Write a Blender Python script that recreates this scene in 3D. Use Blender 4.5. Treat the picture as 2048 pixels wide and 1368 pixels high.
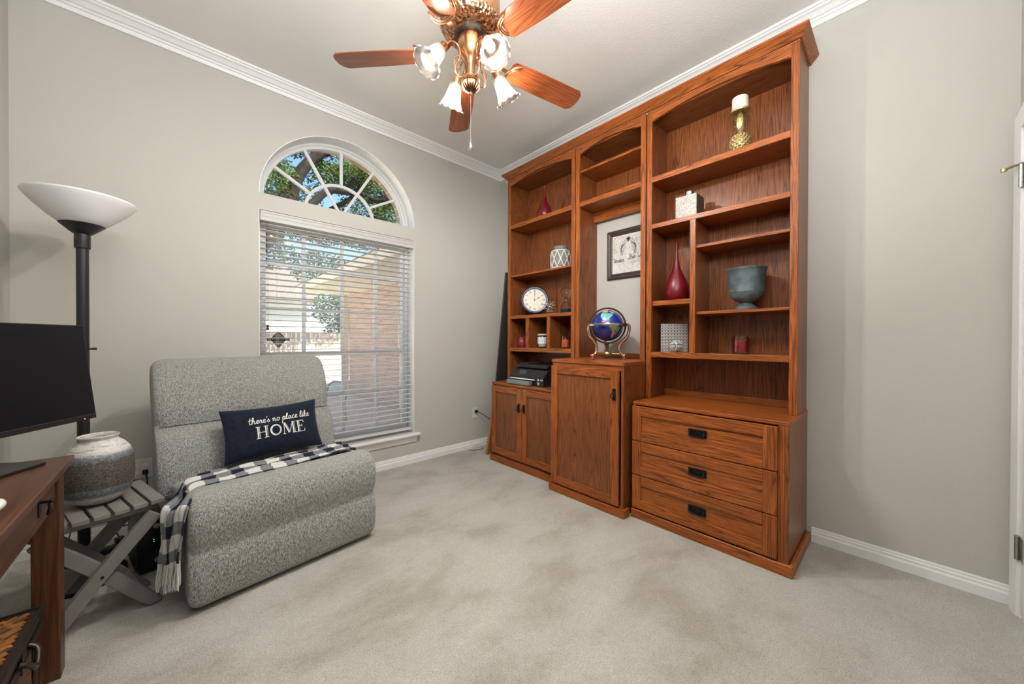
import bpy, bmesh, math, random
from math import sin, cos, pi, radians, sqrt, atan2
from mathutils import Vector, Matrix

for _o in list(bpy.data.objects):
    bpy.data.objects.remove(_o)
SC = bpy.context.scene
COL = SC.collection
RND = random.Random(7)

# ------------------------------------------------------------------ camera
def set_camera():
    yaw, pitch, roll = radians(42.6554), radians(-0.39206), radians(0.14257)
    f = Vector((sin(yaw) * cos(pitch), cos(yaw) * cos(pitch), sin(pitch)))
    r = Vector((cos(yaw), -sin(yaw), 0)); u = r.cross(f)
    r2 = cos(roll) * r + sin(roll) * u
    u2 = -sin(roll) * r + cos(roll) * u
    M = Matrix.Identity(4)
    for i in range(3):
        M[i][0] = r2[i]; M[i][1] = u2[i]; M[i][2] = -f[i]
    M[0][3], M[1][3], M[2][3] = -2.694, -3.121, 1.165
    cd = bpy.data.cameras.new('camera')
    cd.sensor_fit = 'HORIZONTAL'; cd.sensor_width = 36.0
    cd.lens = 718.33 / 2048 * 36.0
    cd.clip_start = 0.02; cd.clip_end = 300
    co = bpy.data.objects.new('camera', cd)
    co.matrix_world = M
    COL.objects.link(co)
    SC.camera = co
set_camera()

# ------------------------------------------------------------------ sky, sun, exposure
W = bpy.data.worlds.new('sky'); SC.world = W
W.use_nodes = True
_n = W.node_tree.nodes; _l = W.node_tree.links
_sky = _n.new('ShaderNodeTexSky'); _sky.sky_type = 'NISHITA'
_sky.sun_disc = False; _sky.sun_elevation = radians(52); _sky.sun_rotation = radians(150)
_sky.air_density = 1.0; _sky.dust_density = 0.0; _sky.ozone_density = 4.5
_bg = _n['Background']; _bg.inputs['Strength'].default_value = 0.36
_l.new(_sky.outputs[0], _bg.inputs['Color'])
_sd = bpy.data.lights.new('sun', 'SUN'); _sd.energy = 32.0; _sd.angle = radians(0.6)
_sd.color = (1.0, 0.95, 0.86)
_so = bpy.data.objects.new('sun', _sd); COL.objects.link(_so)
_so.rotation_euler = (radians(40), 0, radians(30)); _so.location = (-4, -8, 14)

SC.view_settings.view_transform = 'Standard'
SC.view_settings.look = 'None'
SC.view_settings.exposure = -0.02
SC.view_settings.gamma = 1.0
SC.view_settings.use_curve_mapping = False
SC.cycles.max_bounces = 7; SC.cycles.diffuse_bounces = 4; SC.cycles.glossy_bounces = 3
SC.cycles.transmission_bounces = 4; SC.cycles.transparent_max_bounces = 14
SC.cycles.caustics_reflective = False; SC.cycles.caustics_refractive = False
SC.cycles.sample_clamp_indirect = 6.0
SC.cycles.use_adaptive_sampling = True; SC.cycles.adaptive_threshold = 0.04
BULB_WATT = 39.0
def soft_light(name, loc, target, sx, sy, watt, col=(1,1,1)):
    d = bpy.data.lights.new(name, 'AREA'); d.shape = 'RECTANGLE'; d.size = sx; d.size_y = sy; d.energy = watt; d.color = col
    o = bpy.data.objects.new(name, d); COL.objects.link(o); o.location = loc
    o.rotation_euler = (Vector(target) - Vector(loc)).to_track_quat('-Z', 'Y').to_euler()
    return o
# unseen area lights added behind the camera to fill the room, first one via the ceiling
soft_light('added_bounce_fill', (-2.35, -2.95, 2.25), (-2.0, -2.5, 3.05), 0.9, 0.6, 66, (.985, .99, .985))
soft_light('added_direct_fill', (-3.1, -3.2, 2.5), (-1.6, -1.2, 0.8), 0.9, 0.7, 6, (.945, .985, 1.0))  # second added light, a weak soft fill aimed straight into the room


# ------------------------------------------------------------------ mesh helpers
class MB:
    def __init__(s): s.v = []; s.f = []; s.uv = None
    def add(s, vs, fs):
        k = len(s.v); s.v += [tuple(p) for p in vs]; s.f += [tuple(i + k for i in q) for q in fs]; return s
    def box(s, x0, x1, y0, y1, z0, z1):
        if x0 > x1: x0, x1 = x1, x0
        if y0 > y1: y0, y1 = y1, y0
        if z0 > z1: z0, z1 = z1, z0
        return s.add([(x0,y0,z0),(x1,y0,z0),(x1,y1,z0),(x0,y1,z0),(x0,y0,z1),(x1,y0,z1),(x1,y1,z1),(x0,y1,z1)],
                     [(0,3,2,1),(4,5,6,7),(0,1,5,4),(1,2,6,5),(2,3,7,6),(3,0,4,7)])
    def obox(s, c, h, M=None):
        b = MB().box(-h[0], h[0], -h[1], h[1], -h[2], h[2])
        M = M or Matrix.Identity(3); c = Vector(c)
        return s.add([tuple(M @ Vector(p) + c) for p in b.v], b.f)
    def bar(s, a, b, w, t, up=(0,0,1)):
        a, b = Vector(a), Vector(b); d = (b - a); L = d.length; d.normalize()
        u = Vector(up); sd = d.cross(u)
        if sd.length < 1e-5: sd = d.cross(Vector((1,0,0)))
        sd.normalize(); u = sd.cross(d)
        M = Matrix((sd, d, u)).transposed()
        return s.obox((a + b) / 2, (w / 2, L / 2, t / 2), M)
    def lathe(s, prof, n=32, M=None, c=(0,0,0), cap0=True, cap1=True):
        vs = []; fs = []
        for r, z in prof:
            for i in range(n):
                a = 2 * pi * i / n; vs.append(Vector((r * cos(a), r * sin(a), z)))
        for j in range(len(prof) - 1):
            for i in range(n):
                i2 = (i + 1) % n
                fs.append((j*n+i, j*n+i2, (j+1)*n+i2, (j+1)*n+i))
        if cap0 and prof[0][0] > 1e-6: fs.append(tuple(reversed(range(n))))
        if cap1 and prof[-1][0] > 1e-6: fs.append(tuple((len(prof)-1)*n + i for i in range(n)))
        if M is not None: vs = [M @ p for p in vs]
        c = Vector(c)
        return s.add([tuple(p + c) for p in vs], fs)
    def tube(s, pts, r, n=8, closed=False, caps=True):
        pts = [Vector(p) for p in pts]; m = len(pts)
        if isinstance(r, (int, float)): r = [r] * m
        tan = []
        for i in range(m):
            if closed: t = pts[(i+1) % m] - pts[i-1]
            else: t = pts[min(i+1, m-1)] - pts[max(i-1, 0)]
            tan.append(t.normalized() if t.length > 1e-9 else Vector((0,0,1)))
        up = Vector((0,0,1)) if abs(tan[0].z) < .9 else Vector((1,0,0))
        nrm = (up - tan[0] * up.dot(tan[0])).normalized()
        vs = []
        for i in range(m):
            nrm = (nrm - tan[i] * nrm.dot(tan[i]))
            nrm = nrm.normalized() if nrm.length > 1e-6 else tan[i].orthogonal().normalized()
            b = tan[i].cross(nrm)
            for k in range(n):
                a = 2*pi*k/n
                vs.append(tuple(pts[i] + nrm * (r[i]*cos(a)) + b * (r[i]*sin(a))))
        fs = []
        for i in range(m if closed else m-1):
            j = (i+1) % m
            for k in range(n):
                k2 = (k+1) % n
                fs.append((i*n+k, i*n+k2, j*n+k2, j*n+k))
        if caps and not closed:
            fs.append(tuple(reversed(range(n)))); fs.append(tuple((m-1)*n+k for k in range(n)))
        return s.add(vs, fs)
    def prism(s, poly, d0, d1, fn):
        # poly in 2D, extruded from d0 to d1; fn(a, b, d) -> 3D
        n = len(poly)
        vs = [fn(a, b, d0) for a, b in poly] + [fn(a, b, d1) for a, b in poly]
        fs = [tuple(range(n)), tuple(reversed(range(n, 2*n)))]
        fs += [(i, n+i, n+(i+1) % n, (i+1) % n) for i in range(n)]
        return s.add(vs, fs)
    def loft(s, rings, closed_ring=True, cap=True):
        n = len(rings[0]); vs = [p for r in rings for p in r]; fs = []
        for j in range(len(rings)-1):
            for i in range(n if closed_ring else n-1):
                i2 = (i+1) % n
                fs.append((j*n+i, j*n+i2, (j+1)*n+i2, (j+1)*n+i))
        if cap and closed_ring:
            fs.append(tuple(reversed(range(n)))); fs.append(tuple((len(rings)-1)*n+i for i in range(n)))
        return s.add(vs, fs)
    def sphere(s, c, r, nu=24, nv=14, sx=1, sy=1, sz=1):
        prof = [(max(r*sin(pi*j/nv), 1e-5), -r*cos(pi*j/nv)) for j in range(nv+1)]
        return s.lathe(prof, nu, Matrix.Diagonal((sx, sy, sz)), c)
    def xf(s, M):
        s.v = [tuple(M @ Vector(p)) for p in s.v]; return s
    def build(s, name, mat, parent=None, world=False, bevel=0, seg=2, smooth=None, subsurf=0, fixn=True):
        me = bpy.data.meshes.new(name)
        vs = s.v
        if world and parent is not None:
            inv = (Matrix.Translation(parent.location) @ Matrix.Rotation(parent.rotation_euler.z, 4, 'Z')).inverted()
            if parent.parent is not None and parent.type == 'MESH':
                pp = parent.parent
                inv = (Matrix.Translation(pp.location) @ Matrix.Rotation(pp.rotation_euler.z, 4, 'Z')).inverted()
            vs = [tuple(inv @ Vector(p)) for p in vs]
        me.from_pydata(vs, [], s.f); me.update()
        if fixn:
            bm = bmesh.new(); bm.from_mesh(me)
            bmesh.ops.recalc_face_normals(bm, faces=bm.faces)
            bm.to_mesh(me); bm.free()
        if s.uv:
            uvl = me.uv_layers.new(name='uv')
            for lp in me.loops: uvl.data[lp.index].uv = s.uv[lp.vertex_index]
        if smooth is not None:
            for p in me.polygons: p.use_smooth = True
            me.set_sharp_from_angle(angle=radians(smooth))
        o = bpy.data.objects.new(name, me); COL.objects.link(o)
        me.materials.append(mat)
        if parent is not None: o.parent = parent
        if bevel:
            b = o.modifiers.new('bevel', 'BEVEL'); b.width = bevel; b.segments = seg; b.limit_method = 'ANGLE'; b.angle_limit = radians(40)
            b.harden_normals = False
        if subsurf:
            q = o.modifiers.new('sub', 'SUBSURF'); q.levels = subsurf; q.render_levels = subsurf
        return o

def tag(o, label=None, cat=None, group=None, kind=None):
    if label: o['label'] = label
    if cat: o['category'] = cat
    if group: o['group'] = group
    if kind: o['kind'] = kind
    return o
def thing(name, label, cat, loc=(0,0,0), rotz=0.0, group=None):
    o = bpy.data.objects.new(name, None); COL.objects.link(o)
    o.empty_display_size = .05
    o.location = loc; o.rotation_euler = (0, 0, rotz)
    return tag(o, label, cat, group)
def struct(name, loc=(0,0,0), label=None):
    o = bpy.data.objects.new(name, None); COL.objects.link(o)
    o.empty_display_size = .05; o.location = loc; o['kind'] = 'structure'
    if label: o['label'] = label
    return o
def smoothpath(pts, k=6, closed=False):
    out = []; n = len(pts)
    P = [Vector(p) for p in pts]
    rng = range(n) if closed else range(n-1)
    for i in rng:
        p0 = P[i-1] if (closed or i > 0) else P[0]
        p1 = P[i]; p2 = P[(i+1) % n]
        p3 = P[(i+2) % n] if closed else P[min(i+2, n-1)]
        for j in range(k):
            t = j / k
            out.append(.5*((2*p1) + (p2-p0)*t + (2*p0-5*p1+4*p2-p3)*t*t + (3*p1-p0-3*p2+p3)*t**3))
    if not closed: out.append(P[-1])
    return out
def rib(mb, pts, w, fn, t=.0006):
    """flat ribbon along 2D points; fn(a,b,lift) -> 3D"""
    P = [Vector((p[0], p[1])) for p in pts]; n = len(P); rings = []
    for i in range(n):
        d = P[min(i+1, n-1)] - P[max(i-1, 0)]
        if d.length < 1e-9: d = Vector((1, 0))
        d.normalize(); q = Vector((-d.y, d.x)) * w / 2
        a, b = P[i] + q, P[i] - q
        rings.append([fn(a.x, a.y, 0), fn(a.x, a.y, t), fn(b.x, b.y, t), fn(b.x, b.y, 0)])
    mb.loft(rings)
    return mb

# ------------------------------------------------------------------ materials
def nt(name):
    m = bpy.data.materials.new(name); m.use_nodes = True
    return m, m.node_tree.nodes, m.node_tree.links, m.node_tree.nodes['Principled BSDF']
def setp(b, col=None, rough=.5, metal=0, spec=.5, **k):
    if col: b.inputs['Base Color'].default_value = (*col, 1)
    b.inputs['Roughness'].default_value = rough; b.inputs['Metallic'].default_value = metal
    b.inputs['Specular IOR Level'].default_value = spec
    for a, v in k.items(): b.inputs[a.replace('_', ' ')].default_value = v
def srgb(r, g, b):
    f = lambda c: c/12.92 if c <= .04045 else ((c+.055)/1.055)**2.4
    return (f(r/255), f(g/255), f(b/255))
def coord(n, l, scale=(1,1,1), kind='Object', rnd=False):
    tc = n.new('ShaderNodeTexCoord'); mp = n.new('ShaderNodeMapping'); mp.inputs['Scale'].default_value = scale
    if rnd:
        oi = n.new('ShaderNodeObjectInfo'); vm = n.new('ShaderNodeVectorMath'); vm.operation = 'MULTIPLY_ADD'
        cb = n.new('ShaderNodeCombineXYZ')
        for i in range(3): l.new(oi.outputs['Random'], cb.inputs[i])
        vm.inputs[1].default_value = (7.3, 13.7, 9.1)
        l.new(cb.outputs[0], vm.inputs[0]); l.new(tc.outputs[kind], vm.inputs[2])
        l.new(vm.outputs[0], mp.inputs['Vector'])
    else: l.new(tc.outputs[kind], mp.inputs['Vector'])
    return mp.outputs[0]
def noise(n, l, vec, scale, detail=3, rough=.5, dist=0):
    t = n.new('ShaderNodeTexNoise'); t.inputs['Scale'].default_value = scale; t.inputs['Detail'].default_value = detail
    t.inputs['Roughness'].default_value = rough; t.inputs['Distortion'].default_value = dist
    l.new(vec, t.inputs['Vector']); return t.outputs['Fac']
def ramp(n, l, fac, stops, interp='LINEAR'):
    r = n.new('ShaderNodeValToRGB'); r.color_ramp.interpolation = interp
    e = r.color_ramp.elements
    while len(e) < len(stops): e.new(.5)
    for i, (p, c) in enumerate(stops):
        e[i].position = p; e[i].color = (*c, 1) if len(c) == 3 else c
    l.new(fac, r.inputs[0]); return r.outputs[0]
def math_(n, l, op, a, b=None, c=None):
    m = n.new('ShaderNodeMath'); m.operation = op
    for i, x in enumerate((a, b, c)):
        if x is None: continue
        if isinstance(x, (int, float)): m.inputs[i].default_value = x
        else: l.new(x, m.inputs[i])
    return m.outputs[0]
def mix(n, l, fac, a, b, mode='MIX'):
    m = n.new('ShaderNodeMix'); m.data_type = 'RGBA'; m.blend_type = mode
    for i, x in ((0, fac), (6, a), (7, b)):
        if isinstance(x, (int, float)): m.inputs[i].default_value = x
        elif isinstance(x, tuple): m.inputs[i].default_value = (*x, 1) if len(x) == 3 else x
        else: l.new(x, m.inputs[i])
    return m.outputs[2]
def bump(n, l, b, h, strength=.3, dist=.01):
    u = n.new('ShaderNodeBump'); u.inputs['Strength'].default_value = strength; u.inputs['Distance'].default_value = dist
    l.new(h, u.inputs['Height']); l.new(u.outputs[0], b.inputs['Normal'])
def plain(name, col, rough=.5, metal=0, spec=.5, var=.06, nscale=40, bmp=0, bscale=200, **k):
    m, n, l, b = nt(name); setp(b, col, rough, metal, spec, **k)
    v = coord(n, l)
    f = noise(n, l, v, nscale, 3)
    lo = tuple(max(0, c*(1-var)) for c in col); hi = tuple(min(1, c*(1+var)) for c in col)
    l.new(ramp(n, l, f, [(.3, lo), (.7, hi)]), b.inputs['Base Color'])
    if bmp: bump(n, l, b, noise(n, l, v, bscale, 3), bmp, .003)
    return m
def wood(name, axis, dark, mid, light, rough=.34, figure=26, coat=.25):
    m, n, l, b = nt(name); setp(b, mid, rough, 0, .35)
    b.inputs['Coat Weight'].default_value = coat; b.inputs['Coat Roughness'].default_value = .28
    sc = [10.0, 10.0, 10.0]; sc[axis] = .45
    v = coord(n, l, tuple(sc), rnd=True)
    N = noise(n, l, v, 1.0, .8, .4, .2)
    lines = math_(n, l, 'PINGPONG', math_(n, l, 'MULTIPLY', N, figure), .5)
    lines = math_(n, l, 'MULTIPLY', lines, 2.0)
    sf = [330, 330, 330]; sf[axis] = 9
    fine = noise(n, l, coord(n, l, tuple(sf), rnd=True), 1.0, 2, .6)
    big = noise(n, l, coord(n, l, (1.3, 1.3, 1.3), rnd=True), 1.6, 2)
    c1 = ramp(n, l, lines, [(0.0, tuple(.85*a+.15*b for a, b in zip(dark, mid))), (.20, mid), (1.0, light)])
    c2 = mix(n, l, math_(n, l, 'MULTIPLY', ramp(n, l, fine, [(.38, (1,1,1)), (.55, (0,0,0))]), .7), c1, dark)
    c3 = mix(n, l, .5, c2, ramp(n, l, big, [(.25, (.62,.62,.62)), (.75, (1.25,1.2,1.15))]), 'MULTIPLY')
    l.new(c3, b.inputs['Base Color'])
    bump(n, l, b, fine, .08, .002)
    return m
AX = 'xyz'
OAK = {a: wood('oak_' + a, i, (.090, .021, .0042), (.340, .090, .0160), (.450, .128, .026), .36, 26, .08) for i, a in enumerate(AX)}
CHERRY = {a: wood('dark_cherry_' + a, i, (.050, .016, .0065), (.095, .034, .014), (.115, .044, .018), .42, 9, .15) for i, a in enumerate(AX)}
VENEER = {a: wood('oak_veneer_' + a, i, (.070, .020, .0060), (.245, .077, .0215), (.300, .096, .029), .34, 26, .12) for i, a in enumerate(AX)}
HONEY = wood('honey_oak_z', 2, (.33, .13, .03), (.46, .20, .055), (.5, .23, .07), .4, 12)
BLADE = wood('fan_blade_wood', 0, (.12, .026, .009), (.27, .070, .022), (.33, .092, .03), .25, 40, .4)

def wall_mat(name, col, bs=.22, sc=150):
    m, n, l, b = nt(name); setp(b, col, .82, 0, .25)
    v = coord(n, l)
    big = noise(n, l, v, 1.1, 2)
    l.new(ramp(n, l, big, [(.3, tuple(c*.975 for c in col)), (.7, tuple(min(1, c*1.02) for c in col))]), b.inputs['Base Color'])
    bump(n, l, b, noise(n, l, v, sc, 2, .55), bs, .004)
    return m
M_WALL = wall_mat('painted_orange_peel_wall', (.535, .524, .480))
M_CEIL = wall_mat('painted_knockdown_ceiling', (.84, .825, .785), .4, 110)
M_TRIM = plain('white_gloss_trim', (.86, .86, .86), .35, var=.01)
def lucent(name, col, fac):
    m, n, l, b = nt(name); setp(b, col, .45)
    l.new(ramp(n, l, noise(n, l, coord(n, l), 40, 2), [(.3, tuple(c*.99 for c in col)), (.7, tuple(min(1, c*1.01) for c in col))]), b.inputs['Base Color'])
    t = n.new('ShaderNodeBsdfTranslucent'); t.inputs[0].default_value = (*tuple(c*.97 for c in col), 1)
    ms = n.new('ShaderNodeMixShader'); ms.inputs[0].default_value = fac
    l.new(b.outputs[0], ms.inputs[1]); l.new(t.outputs[0], ms.inputs[2]); l.new(ms.outputs[0], n['Material Output'].inputs[0])
    return m
M_SLAT = lucent('white_faux_wood_slat', (.89, .88, .86), .42)
M_VINYL = lucent('white_vinyl', (.93, .935, .94), .35)
def carpet():
    m, n, l, b = nt('beige_cut_pile_carpet'); setp(b, (.4,.36,.3), .97, 0, .05)
    b.inputs['Sheen Weight'].default_value = .25; b.inputs['Sheen Roughness'].default_value = .6
    v = coord(n, l)
    tuft = noise(n, l, v, 170, 3, .6)
    patch = noise(n, l, coord(n, l, (1.0, 1.5, 1)), 2.2, 4, .6, .25)
    mid = noise(n, l, v, 38, 3, .6)
    c = ramp(n, l, patch, [(.36, (.385, .358, .300)), (.5, (.485, .466, .412)), (.66, (.535, .518, .462))])
    c = mix(n, l, .55, c, ramp(n, l, tuft, [(.3, (.42,.42,.42)), (.52, (1.0,1.0,1.0)), (.7, (1.3,1.3,1.3))]), 'MULTIPLY')
    c = mix(n, l, .3, c, ramp(n, l, mid, [(.3, (.7,.7,.7)), (.7, (1.12,1.12,1.12))]), 'MULTIPLY')
    l.new(c, b.inputs['Base Color'])
    h = math_(n, l, 'ADD', tuft, math_(n, l, 'MULTIPLY', mid, .8))
    bump(n, l, b, h, .7, .012)
    return m
M_CARPET = carpet()
def glass(name, tint=(1,1,1), refl=1.0, rough=.0):
    m, n, l, b = nt(name); n.remove(b)
    out = n['Material Output']
    tr = n.new('ShaderNodeBsdfTransparent'); tr.inputs[0].default_value = (*tint, 1)
    gl = n.new('ShaderNodeBsdfGlossy'); gl.inputs['Roughness'].default_value = rough
    fr = n.new('ShaderNodeFresnel'); fr.inputs[0].default_value = 1.45
    ms = n.new('ShaderNodeMixShader')
    l.new(math_(n, l, 'MULTIPLY', fr.outputs[0], refl), ms.inputs[0])
    l.new(tr.outputs[0], ms.inputs[1]); l.new(gl.outputs[0], ms.inputs[2]); l.new(ms.outputs[0], out.inputs[0])
    return m
def glare_glass():  # translucent share imitates the washed-out glare of daylight behind the blind
    m = glass('glare_veiled_window_glass', (.97,.985,.98), .55); n, l = m.node_tree.nodes, m.node_tree.links
    out = n['Material Output']; src = out.inputs[0].links[0].from_socket
    t = n.new('ShaderNodeBsdfTranslucent'); t.inputs[0].default_value = (.9,.9,.88,1)
    ms = n.new('ShaderNodeMixShader'); l.new(ramp(n, l, noise(n, l, coord(n, l), 6, 3), [(.3, (.11,.11,.11)), (.7, (.16,.16,.16))]), ms.inputs[0])
    l.new(src, ms.inputs[1]); l.new(t.outputs[0], ms.inputs[2]); l.new(ms.outputs[0], out.inputs[0])
    return m
M_GLASS = glass('window_glass', (.97,.985,.98), .55)
M_GLARE = glare_glass()
M_CLEAR = glass('clear_glass', (.985,.99,.99), .6)
def frosted():
    m, n, l, b = nt('frosted_bell_glass'); n.remove(b); out = n['Material Output']
    tr = n.new('ShaderNodeBsdfTransparent'); tr.inputs[0].default_value = (1,.97,.93,1)
    tl = n.new('ShaderNodeBsdfTranslucent'); tl.inputs[0].default_value = (.95,.93,.90,1)
    gl = n.new('ShaderNodeBsdfGlossy'); gl.inputs['Roughness'].default_value = .12
    fr = n.new('ShaderNodeFresnel'); fr.inputs[0].default_value = 1.5
    m1 = n.new('ShaderNodeMixShader'); m2 = n.new('ShaderNodeMixShader')
    v = coord(n, l)
    k = ramp(n, l, noise(n, l, v, 90, 3, .6), [(.35, (.55,.55,.55)), (.7, (.82,.82,.82))])
    l.new(k, m1.inputs[0]); l.new(tr.outputs[0], m1.inputs[1]); l.new(tl.outputs[0], m1.inputs[2])
    l.new(fr.outputs[0], m2.inputs[0]); l.new(m1.outputs[0], m2.inputs[1]); l.new(gl.outputs[0], m2.inputs[2])
    l.new(m2.outputs[0], out.inputs[0])
    return m
M_FROST = frosted()
def emit(name, col, s):
    m, n, l, b = nt(name); setp(b, col, .5)
    b.inputs['Emission Color'].default_value = (*col, 1); b.inputs['Emission Strength'].default_value = s
    return m
M_BULB = emit('lit_bulb', (1, .86, .68), 14)
M_COPPER = plain('brushed_antique_copper', (.56, .29, .155), .3, 1, var=.12, nscale=60)
M_ROSE = plain('rose_gold_metal', (.72, .43, .30), .2, 1, var=.05)
def hammered():
    m, n, l, b = nt('hammered_copper'); setp(b, (.56, .31, .19), .25, 1)
    v = coord(n, l)
    vo = n.new('ShaderNodeTexVoronoi'); vo.inputs['Scale'].default_value = 62; l.new(v, vo.inputs['Vector'])
    l.new(ramp(n, l, vo.outputs['Distance'], [(.12, (.10,.045,.025)), (.34, (.60,.34,.20))]), b.inputs['Base Color'])
    bump(n, l, b, vo.outputs['Distance'], .8, .01)
    return m
M_HAMMER = hammered()
M_BLACK = plain('black_plastic', (.011, .011, .013), .42, var=.1)
M_BLKMETAL = plain('black_iron', (.012, .012, .013), .38, .6, var=.2, bmp=.2)
M_BLKPOLE = plain('black_powder_coat', (.014, .015, .018), .4, var=.1)
M_SCREEN = plain('monitor_screen', (.006, .006, .009), .3, spec=.35, var=.1)
M_CHROME = plain('bright_chrome', (.80, .80, .80), .13, 1, var=.03)
M_NICKEL = plain('satin_nickel', (.50, .49, .45), .32, 1, var=.08)
M_BRASS = plain('antique_brass', (.50, .38, .20), .3, 1, var=.1)
M_RED = plain('red_glaze', (.150, .005, .012), .32, var=.12)
M_WINE = plain('red_wax', (.30, .006, .014), .3, var=.1)
M_MAROON = plain('maroon_glaze', (.26, .028, .04), .35, var=.1)
M_ORANGE = plain('orange_wax', (.70, .10, .025), .3, var=.25, nscale=60)
M_CREAM = plain('cream_candle_wax', (.80, .74, .62), .6, var=.03)
M_NAVY = plain('navy_paint', (.012, .027, .075), .3, var=.1)
M_DIAL = plain('ivory_dial', (.74, .70, .62), .6, var=.02)
M_INK = plain('black_ink', (.02, .018, .018), .6, var=.1)
M_WHITE = plain('white_plastic', (.80, .80, .78), .4, var=.02)
M_IVORY = plain('almond_plate', (.70, .67, .60), .4, var=.02)
M_GREYPAINT = plain('weathered_grey_paint', (.185, .172, .158), .62, var=.10, nscale=14)
M_GREYPLAS = plain('grey_plastic', (.18, .21, .22), .35, var=.05)
M_FRAME = plain('espresso_frame', (.050, .036, .028), .45, var=.25, nscale=30)
M_URN = plain('blue_grey_zinc', (.088, .115, .125), .6, .15, var=.35, nscale=18, bmp=.25, bscale=60)
M_DARKPANEL = plain('charcoal_panel', (.030, .028, .028), .55, var=.15)
M_GOLD = plain('painted_gold', (.62, .49, .24), .33, .9, var=.15, bmp=.2)
M_SAND = plain('dark_blue_sand', (.012, .020, .045), .8, var=.3, nscale=400)
M_THREAD = plain('white_embroidery', (.80, .79, .74), .8, var=.05, bmp=.3, bscale=900)

# ------------------------------------------------------------------ room
RX0, RY0, CZ = -3.75, -3.465, 3.052
LX = -3.343                       # the stretch of left wall beside the window
WX0, WX1 = -2.283, -1.075         # window opening
WZ0, WZ1 = 0.285, 2.095
AXC, AR, AB, AZ = -1.679, 0.604, 0.585, 2.216
ND = 40
def arch_pts(a, b, n=ND, x=AXC, z=AZ):
    return [(x - a * cos(pi*i/n), z + b * sin(pi*i/n)) for i in range(n+1)]

def build_room():
    MB().box(RX0-.12, .12, RY0-.12, .13, -.10, 0).build('floor', M_CARPET)['kind'] = 'structure'
    MB().box(RX0-.12, .12, RY0-.12, .13, CZ, CZ+.12).build('ceiling', M_CEIL)['kind'] = 'structure'
    MB().box(0, .12, RY0-.12, 0, 0, CZ).build('wall_right', M_WALL)['kind'] = 'structure'
    mb = MB().box(LX-.12, LX, -.62, 0, 0, CZ).box(RX0, LX-.12, -.62, -.50, 0, CZ).box(RX0-.12, RX0, RY0-.12, -.50, 0, CZ)
    mb.build('wall_left', M_WALL)['kind'] = 'structure'
    # front wall with the door hole
    mb = MB().box(RX0, -.905, RY0-.12, RY0, 0, CZ).box(-.905, -.088, RY0-.12, RY0, 2.075, CZ).box(-.088, 0, RY0-.12, RY0, 0, CZ)
    mb.build('wall_front', M_WALL)['kind'] = 'structure'
    # window wall, pieces around both openings
    def wallpieces(y0, y1, ins, zb, zt, x0, x1):
        mb = MB()
        a, b = AR - ins, AB - ins
        L, R_ = WX0 + ins, WX1 - ins
        mb.box(x0, L, y0, y1, zb, zt).box(R_, x1, y0, y1, zb, zt)
        mb.box(L, R_, y0, y1, zb, WZ0 + ins).box(L, R_, y0, y1, WZ1 - ins, AZ + ins * .3)
        ap = arch_pts(a, b, z=AZ + ins*.3)
        fn = lambda p, q, d: (p, d, q)
        for i in range(ND):
            p, q = ap[i], ap[i+1]
            mb.prism([p, q, (q[0], zt), (p[0], zt)], y0, y1, fn)
        return mb
    wallpieces(0, .125, 0, 0, CZ, LX-.12, .12).build('wall_back', M_WALL)['kind'] = 'structure'
    ex = wallpieces(.185, .30, .012, -.25, 4.2, -6.5, .30)
    o = ex.build('wall_exterior', M_BRICK); o['kind'] = 'structure'
    # white drywall return of the arch and of the lower opening
    mb = MB(); fn = lambda p, q, d: (p, d, q)
    ap = arch_pts(AR+.0005, AB+.0005); ai = arch_pts(AR-.004, AB-.004)
    for i in range(ND): mb.prism([ap[i], ap[i+1], ai[i+1], ai[i]], -.001, .125, fn)
    mb.box(WX0-.0005, WX0+.004, 0, .125, WZ0, WZ1).box(WX1-.004, WX1+.0005, 0, .125, WZ0, WZ1)
    mb.build('trim_1', M_TRIM)['kind'] = 'structure'
    # roof mass of the house above the room (keeps the sun off the porch)
    mb = MB().prism([(-7.6, 3.35), (.75, 3.35), (.75, 3.45), (-3.5, 5.4), (-7.6, 3.6)], -7, .12, lambda a, b, d: (d, a, b))
    mb.build('roof_house', M_ROOF)['kind'] = 'structure'

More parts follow.
